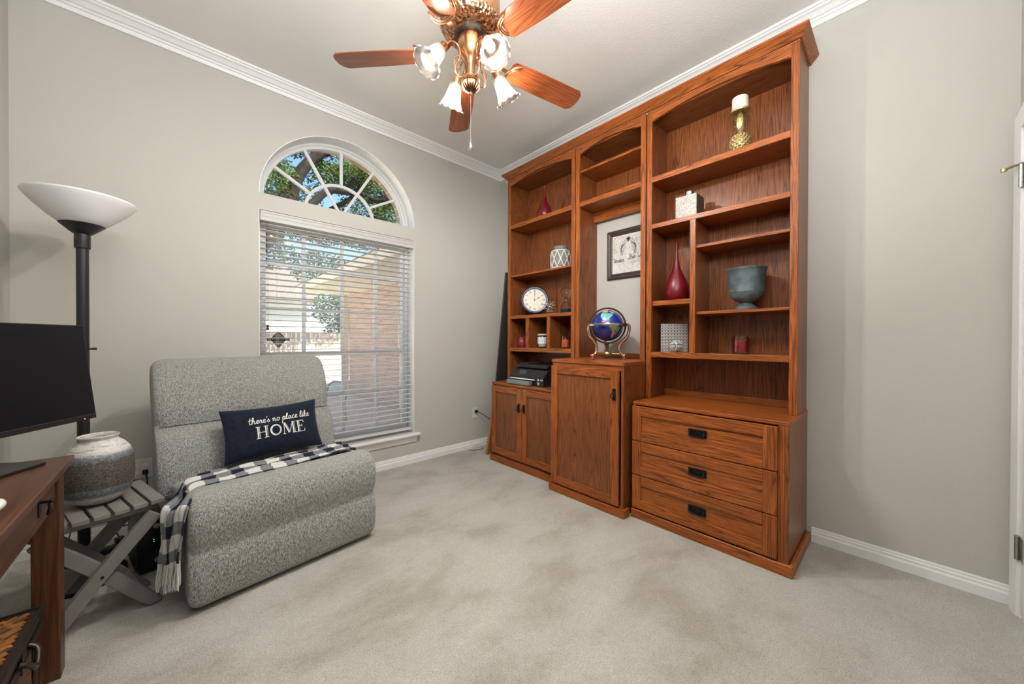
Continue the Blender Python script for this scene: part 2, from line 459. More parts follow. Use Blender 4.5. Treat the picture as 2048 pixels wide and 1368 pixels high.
def profile_run(prof, path):
    """sweep (offset from wall, z) along plan path of (x, y, nx, ny) mitred points"""
    mb = MB()
    rings = [[(x + nx*d, y + ny*d, z) for d, z in prof] for x, y, nx, ny in path]
    mb.loft(rings)
    return mb
def build_trim():
    z0 = 2.966; t = CZ
    crown = [(0, z0), (.013, z0), (.014, z0+.011), (.010, z0+.013), (.013, z0+.024), (.024, z0+.027), (.026, z0+.036), (.022, z0+.039), (.034, z0+.041),
             (.040, z0+.047), (.052, z0+.058), (.068, z0+.064), (.070, z0+.070), (.080, z0+.072), (.083, t-.0005), (0, t-.0005)]
    loop = [(LX, 0, 1, -1), (0, 0, -1, -1), (0, RY0, -1, 1), (RX0, RY0, 1, 1), (RX0, -.62, 1, -1), (LX, -.62, 1, -1), (LX, 0, 1, -1)]
    o = profile_run(crown, loop).build('trim_2', M_TRIM); o['kind'] = 'structure'
    base = [(0, 0), (.015, 0), (.015, .044), (.0125, .049), (.0095, .051), (.0095, .060), (.0105, .063), (.0055, .068), (.0055, .076), (.003, .082), (0, .083)]
    o = profile_run(base, [(LX, 0, 0, -1), (0, 0, -1, -1), (0, -.36, -1, 0)]).build('baseboard_back', M_TRIM); o['kind'] = 'structure'
    o = profile_run(base, [(0, -2.7725, -1, 0), (0, RY0, -1, 1), (-.022, RY0, 0, 1)]).build('baseboard_right', M_TRIM); o['kind'] = 'structure'
    o = profile_run(base, [(-.966, RY0, 0, 1), (RX0, RY0, 1, 1), (RX0, -.62, 1, -1), (LX, -.62, 1, -1), (LX, -.016, 1, 0)]).build('baseboard_left', M_TRIM); o['kind'] = 'structure'
    # window stool and apron
    s = struct('trim_4')
    MB().box(-2.325, -1.030, -.052, .0, WZ0-.026, WZ0).build('window_sill', M_TRIM, s, bevel=.010, seg=3)
    ap = [(0, .200), (.012, .200), (.014, .212), (.020, .222), (.026, .236), (.030, .258), (0, .258)]
    profile_run(ap, [(-2.30, 0, 0, -1), (-1.055, 0, 0, -1)]).build('apron', M_TRIM, s, smooth=40)

def build_windows():
    fn = lambda p, q, d: (p, d, q)
    y0, y1 = .126, .18
    # arch window
    w = struct('window_1', (AXC, .15, AZ), 'half-round window with sunburst muntins above the blind')
    mb = MB(); o1 = arch_pts(AR, AB); o2 = arch_pts(AR-.022, AB-.022); o3 = arch_pts(AR-.046, AB-.046)
    for i in range(ND):
        mb.prism([o1[i], o1[i+1], o2[i+1], o2[i]], y0, y1, fn)
        mb.prism([o2[i], o2[i+1], o3[i+1], o3[i]], y0+.012, y1, fn)
    mb.box(WX0+.005, WX1-.005, y0+.012, y1, AZ-.045, AZ-.004)
    mb.build('window_frame', M_VINYL, w, world=True)
    ri, rb = .275, .262
    mb = MB(); h1 = arch_pts(ri+.011, rb+.011, 24, z=AZ-.004); h2 = arch_pts(ri-.011, rb-.011, 24, z=AZ-.004)
    for i in range(24): mb.prism([h1[i], h1[i+1], h2[i+1], h2[i]], y0+.02, y1-.012, fn)
    mb.build('muntin', M_VINYL, w, world=True)
    angs = [pi - pi*k/6 for k in range(7)]
    for k in (1, 2, 3, 4, 5):
        a = angs[k]; rin = 0.02 if k in (2, 4) else ri/ AR
        p = (AXC + AR*rin*cos(a), AZ + AB*rin*sin(a)); q = (AXC + (AR-.04)*cos(a), AZ + (AB-.04)*sin(a))
        MB().bar((p[0], .152, p[1]), (q[0], .152, q[1]), .020, .022, up=(0,1,0)).build('muntin', M_VINYL, w, world=True)
    for k in range(6):
        a0, a1 = angs[k], angs[k+1]
        rin, rout = ri/AR, 1 - .03/AR
        sub = [a0 + (a1-a0)*j/6 for j in range(7)]
        poly = [(AXC+AR*rout*cos(a), AZ+AB*rout*sin(a)) for a in sub] + [(AXC+AR*rin*cos(a), AZ+AB*rin*sin(a)) for a in reversed(sub)]
        MB().prism(poly, .150, .154, fn).build('pane', M_GLASS, w, world=True)
    for k0, k1 in ((0, 2), (2, 4), (4, 6)):
        sub = [angs[k0] + (angs[k1]-angs[k0])*j/10 for j in range(11)]
        poly = [(AXC, AZ)] + [(AXC+ri*cos(a), AZ+rb*sin(a)) for a in sub]
        MB().prism(poly, .150, .154, fn).build('pane', M_GLASS, w, world=True)
    # lower single-hung window
    w = struct('window_2', (AXC, .15, WZ0), 'tall white single-hung window behind the blind')
    L, R_ = WX0+.004, WX1-.004
    mb = MB().box(L, L+.03, y0, y1, WZ0, WZ1).box(R_-.03, R_, y0, y1, WZ0, WZ1).box(L+.03, R_-.03, y0, y1, WZ1-.05, WZ1).box(L+.03, R_-.03, y0, y1, WZ0, WZ0+.045)
    mb.build('window_frame', M_VINYL, w, world=True, bevel=.003)
    il, ir = L+.03, R_-.03; mr = 1.045
    def sash(z0, z1, ya, yb, rows, nm):
        s = MB().box(il, il+.030, ya, yb, z0, z1).box(ir-.030, ir, ya, yb, z0, z1).box(il+.03, ir-.03, ya, yb, z1-.036, z1).box(il+.03, ir-.03, ya, yb, z0, z0+.036)
        s = s.build('sash', M_VINYL, w, world=True, bevel=.003)
        gx0, gx1, gz0, gz1 = il+.03, ir-.03, z0+.036, z1-.036
        cols = [gx0, -1.962, -1.668, -1.377, gx1]; ym = (ya+yb)/2
        zs = [gz0] + rows + [gz1]
        for c in cols[1:-1]: MB().box(c-.0125, c+.0125, ym-.009, ym+.009, gz0, gz1).build('muntin', M_VINYL, s, world=True)
        for r in rows: MB().box(gx0, gx1, ym-.0085, ym+.0085, r-.0125, r+.0125).build('muntin', M_VINYL, s, world=True)
        for i in range(4):
            for j in range(len(zs)-1):
                MB().box(cols[i]+.011, cols[i+1]-.011, ym-.002, ym+.002, zs[j]+.011, zs[j+1]-.011).build('pane', M_GLARE, s, world=True)
        return s
    sash(mr-.018, WZ1-.05, .156, .178, [1.399, 1.745], 'upper')
    lo = sash(WZ0+.045, mr+.018, .130, .152, [.702], 'lower')
    MB().box(-1.36, -1.28, .118, .130, mr+.004, mr+.018).build('sash_lock', M_VINYL, lo, world=True, bevel=.003)
    # blind
    b = thing('window_blind', 'white two-inch horizontal slat blind lowered over the tall window', 'window blind', (AXC, .035, WZ0))
    v0 = 2.018
    mb = MB().box(WX0+.008, WX1-.008, -.004, .008, v0, WZ1-.006).box(WX0+.008, WX1-.008, -.010, -.004, v0, v0+.012).box(WX0+.008, WX1-.008, -.010, -.004, WZ1-.02, WZ1-.006).box(WX0+.008, WX1-.008, -.008, -.004, v0+.03, v0+.046)
    mb.build('valance', M_SLAT, b, world=True, bevel=.002)
    MB().box(WX0+.012, WX1-.012, .012, .064, 2.035, WZ1-.008).build('headrail', M_SLAT, b, world=True)
    sl = MB(); ny = 6
    tl = radians(-4.0)
    sec = []
    for j in range(ny+1):
        t = -1 + 2*j/ny; sec.append((.025*t, .0022*(1-t*t) + .025*t*math.tan(tl)))
    ring = [(y, z+.0013) for y, z in sec] + [(y, z-.0013) for y, z in reversed(sec)]
    xa, xb = WX0+.016 - AXC, WX1-.016 - AXC
    sl.loft([[(xa, y, z) for y, z in ring], [(xb, y, z) for y, z in ring]])
    first = None; sp = .0436; z = 2.000
    while z > WZ0 + .075:
        if first is None:
            first = sl.build('slat', M_SLAT, b, smooth=30); o = first
        else:
            o = first.copy(); COL.objects.link(o); o.parent = b
        o.location = (0, .003, z - WZ0); z -= sp
    MB().box(WX0+.016, WX1-.016, .014, .062, WZ0+.028, WZ0+.046).build('bottom_rail', M_SLAT, b, world=True, bevel=.004)
    for x in (-2.165, -1.90, -1.46, -1.19):
        mb = MB()
        for y in (.012, .064): mb.tube([(x, y, WZ0+.04), (x, y, 2.04)], .0007, 5)
        mb.build('ladder_cord', M_SLAT, b, world=True)
    for x, zz in ((-2.235, 1.262), (-2.228, 1.262)):
        MB().tube([(x, .004, 2.03), (x, .004, zz)], .0008, 5).build('lift_cord', M_FRAME, b, world=True)
    MB().lathe([(.004, .018), (.009, .012), (.0065, 0), (.0105, -.016), (.009, -.020)], 12, c=(-2.2315, .004, 1.250)).build('tassel', M_FRAME, b, world=True, smooth=40)
    # sticker on the glass
    s = thing('window_sticker', 'diamond-shaped alarm sticker with a dark banner on the lower left of the window glass', 'sticker', (-2.138, .1625, 1.161))
    f2 = lambda p, q, d: (p, -d, q)
    MB().prism([(-.050,0),(0,.062),(.050,0),(0,-.062)], 0, .0008, f2).build('diamond_field', plain('sticker_grey', (.22,.19,.175), .5, var=.15, nscale=200), s)
    mb = MB()
    for a, c in (((-.052,0),(0,.063)), ((0,.063),(.052,0)), ((.052,0),(0,-.063)), ((0,-.063),(-.052,0))): rib(mb, [a, c], .006, lambda p, q, d: (p, -.0009-d, q))
    mb.build('diamond_border', plain('sticker_maroon', (.045,.012,.012), .5), s)
    MB().box(-.075, .075, -.0022, -.0012, -.0105, .0105).build('banner', M_INK, s)
    mb = MB(); f3 = lambda p, q, d: (p, -.0023-d, q)
    x = -.040
    rib(mb, [(x,-.006),(x+.003,.006),(x+.009,.006),(x+.008,.001),(x+.002,0)], .0022, f3)
    for k in range(8):
        x = -.026 + k*.0085
        rib(mb, [(x,-.0045),(x+.001,.0045)], .0024, f3); rib(mb, [(x+.003,.004 if k % 2 else -.004),(x+.0055,.004 if k % 2 else -.004)], .002, f3)
    for sx in (-1, 1): mb.box(sx*.058-.010, sx*.058+.010, -.0030, -.0023, -.006, .006)
    rib(mb, [(-.018,.022),(.018,.022)], .003, lambda p, q, d: (p, -.001-d, q)); rib(mb, [(-.010,.032),(.010,.032)], .003, lambda p, q, d: (p, -.001-d, q)); rib(mb, [(-.020,-.019),(.020,-.019)], .004, lambda p, q, d: (p, -.001-d, q))
    mb.build('lettering', plain('sticker_print', (.30,.30,.30), .5), s)

def build_door():
    yf = RY0
    d = struct('door_1', (-.48, RY0, 0), 'white closed interior door at the right edge')
    MB().box(-.868, -.106, yf-.035, yf-.001, .012, 2.045).build('door_slab', M_TRIM, d, world=True, bevel=.002)
    j = struct('trim_5')
    MB().box(-.104, -.0885, yf-.115, yf+.002, 0, 2.06).box(-.9045, -.870, yf-.115, yf+.002, 0, 2.06).box(-.9045, -.0885, yf-.115, yf+.002, 2.048, 2.0745).build('door_jamb', M_TRIM, j)
    cas = [(0, 0), (.010, 0), (.012, .012), (.016, .018), (.017, .034), (.020, .040), (.020, .058), (0, .060)]
    mb = MB()
    rings = []
    pts = [((-.094, 0), (1, 0)), ((-.094, 2.062), (1, 1)), ((-.900, 2.062), (-1, 1)), ((-.900, 0), (-1, 0))]
    for (x, z), (ox, oz) in pts: rings.append([(x + ox*w, yf + t, z + oz*w) for t, w in cas])
    mb.loft(rings); mb.build('door_casing', M_TRIM, j, smooth=40)
    for z in (1.857, .290):
        h = MB().box(-.103, -.097, yf+.0205, yf+.0215, z-.05, z+.05)
        mb = MB().box(-.150, -.106, yf-.001, yf+.0015, z-.048, z+.048)
        for k in range(5): mb.lathe([(.007, -.0092), (.007, .0092)], 12, c=(-.104, yf+.010, z - .038 + k*.019))
        mb.lathe([(.008, .048), (.009, .052), (.004, .056)], 12, c=(-.104, yf+.010, z))
        hg = mb.build('hinge', M_NICKEL, d, world=True, smooth=40)
        if z > 1:
            mb = MB().tube([(-.104, yf+.010, z+.050), (-.094, yf+.028, z+.048), (-.082, yf+.048, z+.044)], .005, 8)
            mb.lathe([(.004, -.008), (.010, -.006), (.010, .006), (.006, .009)], 12, c=(-.080, yf+.051, z+.043))
            mb.build('door_stop', M_BRASS, hg, world=True, smooth=40)

def brick_mat():
    m, n, l, b = nt('red_brick'); setp(b, (.3,.15,.1), .9, 0, .2)
    tc = n.new('ShaderNodeTexCoord'); sx = n.new('ShaderNodeSeparateXYZ'); l.new(tc.outputs['Object'], sx.inputs[0])
    cb = n.new('ShaderNodeCombineXYZ')
    l.new(math_(n, l, 'ADD', sx.outputs[0], sx.outputs[1]), cb.inputs[0]); l.new(sx.outputs[2], cb.inputs[1])
    t = n.new('ShaderNodeTexBrick'); t.inputs['Scale'].default_value = 1.0
    t.inputs['Brick Width'].default_value = .20; t.inputs['Row Height'].default_value = .068; t.inputs['Mortar Size'].default_value = .006
    t.inputs['Color1'].default_value = (.52,.32,.25,1); t.inputs['Color2'].default_value = (.40,.23,.18,1); t.inputs['Mortar'].default_value = (.60,.50,.42,1)
    l.new(cb.outputs[0], t.inputs['Vector'])
    l.new(mix(n, l, .35, t.outputs[0], ramp(n, l, noise(n, l, tc.outputs['Object'], 30, 3), [(.3,(.6,.6,.6)),(.7,(1.2,1.2,1.2))]), 'MULTIPLY'), b.inputs['Base Color'])
    bump(n, l, b, math_(n, l, 'SUBTRACT', 1.0, t.outputs[1]), .6, .01)
    return m
M_BRICK = brick_mat()
M_ROOF = plain('asphalt_shingle', (.10,.085,.075), .9, var=.3, nscale=20)
build_room(); build_trim(); build_windows(); build_door()

# ------------------------------------------------------------------ ceiling fan
def build_fan():
    cx, cy = -1.675, -1.72
    f = thing('ceiling_fan', 'copper ceiling fan with five reddish wood blades and four lit glass bells', 'ceiling fan', (cx, cy, CZ))
    o = -CZ
    MB().lathe([(.0, o+CZ), (.078, o+CZ), (.080, o+3.03), (.065, o+2.985), (.022, o+2.96), (.0, o+2.96)], 32).build('canopy', M_COPPER, f, smooth=40)
    MB().lathe([(.016, o+2.85), (.016, o+2.965)], 16).build('downrod', M_COPPER, f, smooth=40)
    MB().lathe([(.022, o+2.87), (.05, o+2.865), (.105, o+2.85), (.132, o+2.825), (.138, o+2.80), (.139, o+2.675), (.136, o+2.668), (.02, o+2.668)], 48).build('motor_housing', M_COPPER, f, smooth=40)
    MB().lathe([(.137, o+2.669), (.145, o+2.662), (.146, o+2.650), (.138, o+2.634), (.115, o+2.622), (.085, o+2.617), (.02, o+2.617)], 48).build('hammered_band', M_HAMMER, f, smooth=50)
    MB().lathe([(.02, o+2.622), (.074, o+2.622), (.078, o+2.612), (.078, o+2.60), (.072, o+2.594), (.02, o+2.594)], 40).build('flywheel_ring', M_FRAME, f, smooth=40)
    MB().lathe([(.02, o+2.596), (.060, o+2.596), (.063, o+2.585), (.063, o+2.545), (.056, o+2.520), (.038, o+2.500), (.026, o+2.488), (.02, o+2.465), (.017, o+2.43), (.017, o+2.405), (.0, o+2.405)], 40).build('switch_housing', M_COPPER, f, smooth=40)
    MB().lathe([(.0, o+2.414), (.028, o+2.412), (.042, o+2.405), (.044, o+2.396), (.038, o+2.3885), (.0, o+2.3885)], 40).build('fitter_collar', M_COPPER, f, smooth=40)
    fit = MB().lathe([(.0, o+2.388), (.036, o+2.388), (.042, o+2.380), (.040, o+2.368), (.028, o+2.353), (.012, o+2.345), (.007, o+2.338), (.006, o+2.331), (.0, o+2.330)], 40).build('fitter_bowl', plain('dark_bronze_bowl', (.16, .085, .05), .35, 1), f, smooth=40)
    mb = MB()
    for k in range(18):
        a = 2*pi*k/18
        mb.tube([(.0415*cos(a), .0415*sin(a), o+2.382), (.0400*cos(a), .0400*sin(a), o+2.368), (.0275*cos(a), .0275*sin(a), o+2.3535)], [.0012, .0036, .0014], 6)
    mb.build('fluting', M_COPPER, fit, smooth=60)
    bz = o + 2.528
    # blades
    def blade_mesh():
        pts = []
        L0, L1 = .215, .665
        w0, w1 = .055, .066
        for i in range(9):
            t = -1 + i/4; pts.append((L0 + .012*(t*t), w0*t))
        prof = []
        for i in range(7):
            a = -pi/2 + pi*i/6
            prof.append((L1 - .03 + .03*cos(a)*1.0, w1*sin(a) if i in (0, 6) else (w1-.0)*max(-1, min(1, sin(a)*1.06))))
        poly = [(L0, -w0+.012), (L0+.012, -w0), (.40, -w1+.002), (L1-.03, -w1), (L1-.008, -w1+.02), (L1, -.02), (L1, .02), (L1-.008, w1-.02), (L1-.03, w1), (.40, w1-.002), (L0+.012, w0), (L0, w0-.012)]
        pitch = radians(-12)
        fn = lambda a, b, d: (a, b*cos(pitch) - d*sin(pitch), b*sin(pitch) + d*cos(pitch))
        return MB().prism(poly, -.003, .003, fn)
    first = None
    for k in range(5):
        a = radians(61 + 72*k)
        if first is None:
            first = blade_mesh().build('blade', BLADE, f, bevel=.0015); b = first
        else:
            b = first.copy(); COL.objects.link(b); b.parent = f
        b.location = (0, 0, bz); b.rotation_euler = (0, 0, a)
        if k == 0:
            mb = MB()
            arm = smoothpath([(.060, 0, .075), (.085, 0, .070), (.120, 0, .030), (.165, 0, .002), (.205, 0, -.008)], 5)
            for i in range(len(arm)-1): mb.bar(arm[i], arm[i+1], .024, .006)
            cres = smoothpath([(.262, -.056, -.003), (.232, -.052, -.012), (.210, -.034, -.015), (.203, 0, -.013), (.210, .034, -.004), (.232, .052, .003), (.262, .056, .010)], 6)
            mb.tube(cres, .0055, 8); 
            cres2 = [(p[0]+.010, p[1]*.88, p[2]-.001) for p in cres]
            mb.tube(cres2[4:-4], .004, 8)
            ifirst = mb.build('blade_iron', M_COPPER, b, smooth=50)
        else:
            i2 = ifirst.copy(); COL.objects.link(i2); i2.parent = b
    # light arms with bells
    for k in range(4):
        a = radians(82.3 + 90*k); ca, sa = cos(a), sin(a)
        P = lambda r, z: (r*ca, r*sa, o + z)
        mb = MB().tube(smoothpath([P(.040, 2.400), P(.062, 2.392), P(.078, 2.405), P(.080, 2.435), P(.066, 2.462), P(.056, 2.50), P(.068, 2.535), P(.098, 2.540), P(.120, 2.520), P(.130, 2.500)], 6), .0042, 8)
        mb.tube(smoothpath([P(.058, 2.490), P(.085, 2.470), P(.088, 2.440), P(.070, 2.425), P(.058, 2.440)], 6), .0032, 6)
        mb.sphere(P(.0645, 2.465), .0075, 10, 6)
        arm = mb.build('light_arm', M_COPPER, f, smooth=60)
        tilt = radians(36)
        ax = Vector((sin(tilt)*ca, sin(tilt)*sa, -cos(tilt)))      # points out of the bell mouth
        zax = -ax; xax = zax.orthogonal().normalized(); yax = zax.cross(xax)
        M = Matrix((xax, yax, zax)).transposed()
        c = Vector(P(.142, 2.492))
        MB().lathe([(.0, .018), (.014, .017), (.021, .008), (.022, -.016), (.024, -.020), (.024, -.026), (.0, -.026)], 24, M, c).build('socket_cup', M_COPPER, arm, smooth=40)
        prof = [(.0255, -.018), (.031, -.028), (.034, -.045), (.036, -.070), (.042, -.095), (.053, -.116), (.063, -.126), (.0655, -.130)]
        inner = [(r-.0025, z) for r, z in prof]
        mb = MB().lathe(prof + list(reversed(inner)), 40, M, c, cap0=False, cap1=False)
        sh = mb.build('glass_bell', M_FROST, f, smooth=50)
        # scalloped lip
        ring = []
        for i in range(48):
            t = 2*pi*i/48; r = .0655
            ring.append(M @ Vector((r*cos(t), r*sin(t), -.130 + .0025*cos(12*t))) + c)
        MB().tube(ring, .0026, 6, closed=True).build('lip', M_FROST, sh, smooth=60)
        bc = c + ax*.062
        MB().sphere(bc, .021, 18, 12).build('bulb', M_BULB, sh, smooth=60)
        ld = bpy.data.lights.new('bulb_light', 'POINT'); ld.energy = BULB_WATT; ld.color = (1, .955, .89); ld.shadow_soft_size = .028
        lo = bpy.data.objects.new('bulb_light', ld); COL.objects.link(lo); lo.parent = f; lo.location = c + ax*.10
    # pull chains
    mb = MB(); z = 2.326
    while z > 2.105:
        mb.sphere((.0, .0, o+z), .0017, 6, 4); z -= .0042
    ch = mb.build('pull_chain', M_NICKEL, f, smooth=60)
    MB().lathe([(.0, o+2.107), (.003, o+2.104), (.009, o+2.086), (.0095, o+2.078), (.005, o+2.068), (.0, o+2.066)], 14).build('crystal_fob', M_CHROME, ch, smooth=25)
    mb = MB().tube([(.052, -.03, o+2.548), (.056, -.032, o+2.40)], .0014, 5)
    mb.lathe([(.002, .010), (.004, 0), (.003, -.012)], 10, c=(.056, -.032, o+2.392))
    mb.build('pull_chain', M_NICKEL, f, smooth=60)
build_fan()

# ------------------------------------------------------------------ wall unit
YL0, YL1 = -.440, -1.272          # left hutch / base
YC0, YC1 = -1.282, -1.890         # centre
YD0, YD1 = -1.900, -2.745         # right hutch
BK = -.004                        # back gap to the wall
XF = -.285

def shaker(parent, name, xf, y0, y1, z0, z1, rail=.058, t=.021, grain='z', panel_grain='z'):
    """frame-and-panel front standing proud of plane x=xf (towards -x)"""
    ya, yb = max(y0, y1), min(y0, y1)
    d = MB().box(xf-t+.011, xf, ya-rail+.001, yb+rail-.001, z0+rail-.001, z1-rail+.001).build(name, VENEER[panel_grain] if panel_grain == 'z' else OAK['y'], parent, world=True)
    MB().box(xf-t, xf, ya, ya-rail, z0, z1).build('stile', OAK['z'], d, world=True, bevel=.003)
    MB().box(xf-t, xf, yb+rail, yb, z0, z1).build('stile', OAK['z'], d, world=True, bevel=.003)
    MB().box(xf-t+.0005, xf, ya-rail, yb+rail, z0, z0+rail).build('rail', OAK['y'], d, world=True, bevel=.002)
    MB().box(xf-t+.0005, xf, ya-rail, yb+rail, z1-rail, z1).build('rail', OAK['y'], d, world=True, bevel=.002)
    return d
def drop_pull(parent, x, y, z):
    mb = MB().box(x-.004, x, y-.010, y+.010, z-.038, z+.038).box(x-.008, x-.003, y-.010, y+.010, z+.020, z+.034).box(x-.008, x-.003, y-.009, y+.009, z-.036, z-.024)
    mb.sphere((x-.008, y, z+.027), .004, 8, 6)
    tri = [(x-.012, y-.006, z+.018), (x-.022, y-.019, z-.014), (x-.022, y-.015, z-.021), (x-.022, y+.015, z-.021), (x-.022, y+.019, z-.014), (x-.012, y+.006, z+.018)]
    mb.tube(tri, .003, 6)
    mb.tube([(x-.010, y, z+.022), (x-.018, y, z-.018)], .0032, 6)
    return mb.build('handle', M_BLKMETAL, parent, world=True, smooth=40)
def bail_pull(parent, x, y, z):
    mb = MB().box(x-.005, x, y-.049, y+.049, z-.022, z+.022)
    for s in (-1, 1): mb.lathe([(.007, 0), (.006, .010), (.0, .012)], 10, Matrix.Rotation(radians(-90), 3, 'Y'), (x-.004, y+s*.037, z+.006))
    bail = smoothpath([(x-.012, y-.037, z+.006), (x-.017, y-.041, z-.004), (x-.021, y-.030, z-.015), (x-.022, y, z-.018), (x-.021, y+.030, z-.015), (x-.017, y+.041, z-.004), (x-.012, y+.037, z+.006)], 5)
    mb.tube(bail, .0038, 8)
    return mb.build('handle', M_BLKMETAL, parent, world=True, smooth=40)

def base_left():
    y0, y1, xf, zt = -.432, -1.268, -.465, .757
    c = thing('base_cabinet', 'low oak cabinet with two panelled doors under the printer', 'cabinet', (-.24, -.85, 0))
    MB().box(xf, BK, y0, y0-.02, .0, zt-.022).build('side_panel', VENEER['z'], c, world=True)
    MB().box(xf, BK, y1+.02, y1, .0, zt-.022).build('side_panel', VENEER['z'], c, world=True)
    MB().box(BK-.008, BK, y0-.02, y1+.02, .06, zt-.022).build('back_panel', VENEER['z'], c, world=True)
    MB().box(xf, BK-.008, y0-.02, y1+.02, .055, .075).build('bottom_panel', VENEER['y'], c, world=True)
    MB().box(xf, xf+.019, y0-.02, y1+.02, .695, zt-.022).build('face_rail', OAK['y'], c, world=True)
    MB().box(xf-.012, BK, y0+.004, y1-.002, zt-.022, zt).build('worktop', OAK['y'], c, world=True, bevel=.003)
    MB().box(xf-.024, xf, y0+.018, y1-.002, 0, .058).box(xf, BK-.06, y0+.018, y0+.0005, 0, .058).build('plinth', OAK['y'], c, world=True, bevel=.003)
    ym = -.849
    d1 = shaker(c, 'door', xf, y0-.004, ym+.0012, .082, zt-.030)
    d2 = shaker(c, 'door', xf, ym-.0012, y1+.004, .082, zt-.030)
    drop_pull(d1, xf-.021, ym+.033, .555); drop_pull(d2, xf-.021, ym-.033, .555)
def base_centre():
    y0, y1, xf, zt = -1.284, -1.893, -.570, 1.017
    c = thing('tall_cabinet', 'taller single-door oak cabinet under the blue globe', 'cabinet', (-.29, -1.59, 0))
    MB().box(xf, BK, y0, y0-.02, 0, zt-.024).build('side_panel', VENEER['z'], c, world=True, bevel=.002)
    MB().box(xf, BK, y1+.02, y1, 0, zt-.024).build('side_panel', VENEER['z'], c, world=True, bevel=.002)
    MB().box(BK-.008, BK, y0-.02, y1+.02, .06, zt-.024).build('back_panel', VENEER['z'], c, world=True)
    MB().box(xf, BK-.008, y0-.02, y1+.02, .05, .07).build('bottom_panel', VENEER['y'], c, world=True)
    MB().box(xf, xf+.019, y0-.02, y1+.02, .955, zt-.024).build('face_rail', OAK['y'], c, world=True)
    MB().box(xf-.010, BK, y0+.002, y1-.004, zt-.024, zt).build('worktop', OAK['y'], c, world=True, bevel=.003)
    MB().box(xf-.022, xf, y0+.020, y1-.018, 0, .055).box(xf, -.522, y1-.018, y1-.0005, 0, .055).box(xf, -.495, y0+.02, y0+.0005, 0, .055).build('plinth', OAK['y'], c, world=True, bevel=.003)
    d = shaker(c, 'door', xf, y0-.002, y1+.028, .068, .966)
    drop_pull(d, xf-.021, -1.836, .803)
def base_right():
    y0, y1, xf, zt = -1.918, -2.750, -.493, .760
    c = thing('drawer_chest', 'oak chest of three wide drawers with black bail pulls', 'chest', (-.25, -2.335, 0))
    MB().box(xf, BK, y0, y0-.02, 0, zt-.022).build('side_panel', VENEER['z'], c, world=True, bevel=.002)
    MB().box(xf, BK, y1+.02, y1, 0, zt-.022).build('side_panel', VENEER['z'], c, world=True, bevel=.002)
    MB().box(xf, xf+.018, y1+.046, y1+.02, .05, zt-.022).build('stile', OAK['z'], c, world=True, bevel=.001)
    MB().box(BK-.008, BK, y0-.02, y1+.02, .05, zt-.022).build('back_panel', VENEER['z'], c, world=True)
    MB().box(xf, BK, y0+.002, y1-.002, zt-.022, zt).build('worktop', OAK['y'], c, world=True, bevel=.003)
    MB().box(xf-.021, xf, y0+.002, y1-.020, 0, .058).box(xf, -.02, y1-.020, y1-.0005, 0, .058).build('plinth', OAK['y'], c, world=True, bevel=.005, seg=3)
    for z0, z1 in ((.509, .733), (.287, .504), (.068, .282)):
        d = shaker(c, 'drawer', xf, y0-.004, y1+.046, z0, z1, .060, .020, panel_grain='y')
        bail_pull(d, xf-.010, -2.325, (z0+z1)/2+.004)

def hutch(name, label, y0, y1, zb, fixed, adj, back_from, extra=None):
    yc = (y0+y1)/2
    h = thing(name, label, 'bookcase', (-.14, yc, zb))
    zt = 2.757; st = .036; xs = XF+.019
    for a, b in ((y0, y0-.018), (y1+.018, y1)):
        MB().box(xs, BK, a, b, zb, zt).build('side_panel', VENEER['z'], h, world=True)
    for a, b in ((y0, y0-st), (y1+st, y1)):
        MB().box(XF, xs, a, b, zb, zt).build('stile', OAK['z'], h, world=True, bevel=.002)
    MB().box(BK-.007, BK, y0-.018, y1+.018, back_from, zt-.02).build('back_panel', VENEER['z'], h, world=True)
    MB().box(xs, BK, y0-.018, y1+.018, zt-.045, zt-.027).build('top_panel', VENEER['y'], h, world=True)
    ya, yb = y0-st, y1+st; n = 20
    arc = [(ya + (yb-ya)*i/n, 2.683 + .042*sin(pi*i/n)**.9) for i in range(n+1)]
    MB().prism(arc + [(yb, zt), (ya, zt)], XF+.0005, xs, lambda a, b, d: (d, a, b)).build('arched_rail', OAK['y'], h, world=True)
    for z0, z1 in fixed:
        MB().box(xs, BK-.007, y0-.018, y1+.018, z0+.006, z1).build('shelf', OAK['y'], h, world=True)
        MB().box(XF+.0005, xs, ya, yb, z0, z1).build('shelf_edge', OAK['y'], h, world=True, bevel=.0015)
    for a, b, z0, z1 in adj:
        MB().box(XF+.022, BK-.007, a, b, z0, z1).build('shelf', OAK['y'], h, world=True, bevel=.001)
    for a, b, z0, z1 in (extra or []):
        MB().box(XF+.0008, xs, a, b, z0, z1).build('divider_edge', OAK['z'], h, world=True, bevel=.0015)
        m = (a+b)/2
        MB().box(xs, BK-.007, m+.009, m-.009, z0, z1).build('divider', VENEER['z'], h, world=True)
    return h
base_left(); base_centre(); base_right()
hutch('bookcase_hutch', 'left oak hutch with arched top holding the clock and small cubbies', YL0, YL1, .757,
      [(2.256, 2.294), (1.369, 1.399), (1.049, 1.087)], [(YL0-.019, YL1+.019, 1.785, 1.801)], .757,
      [(-.695, -.731, 1.087, 1.369), (-.963, -.997, 1.087, 1.369)])
hc = hutch('bookcase_hutch', 'narrow centre oak hutch open to the wall and framed picture', YC0, YC1, 1.017,
      [(2.256, 2.293)], [(YC0-.019, YC1+.019, 2.542, 2.558)], 2.256)
MB().box(BK-.02, BK, YC0-.019, YC1+.019, 1.0175, 1.055).build('back_rail', OAK['y'], hc, world=True, bevel=.002)
MB().box(-.052, -.030, YC0-.019, YC1+.019, 2.180, 2.2615).build('back_rail', OAK['y'], hc, world=True, bevel=.002)
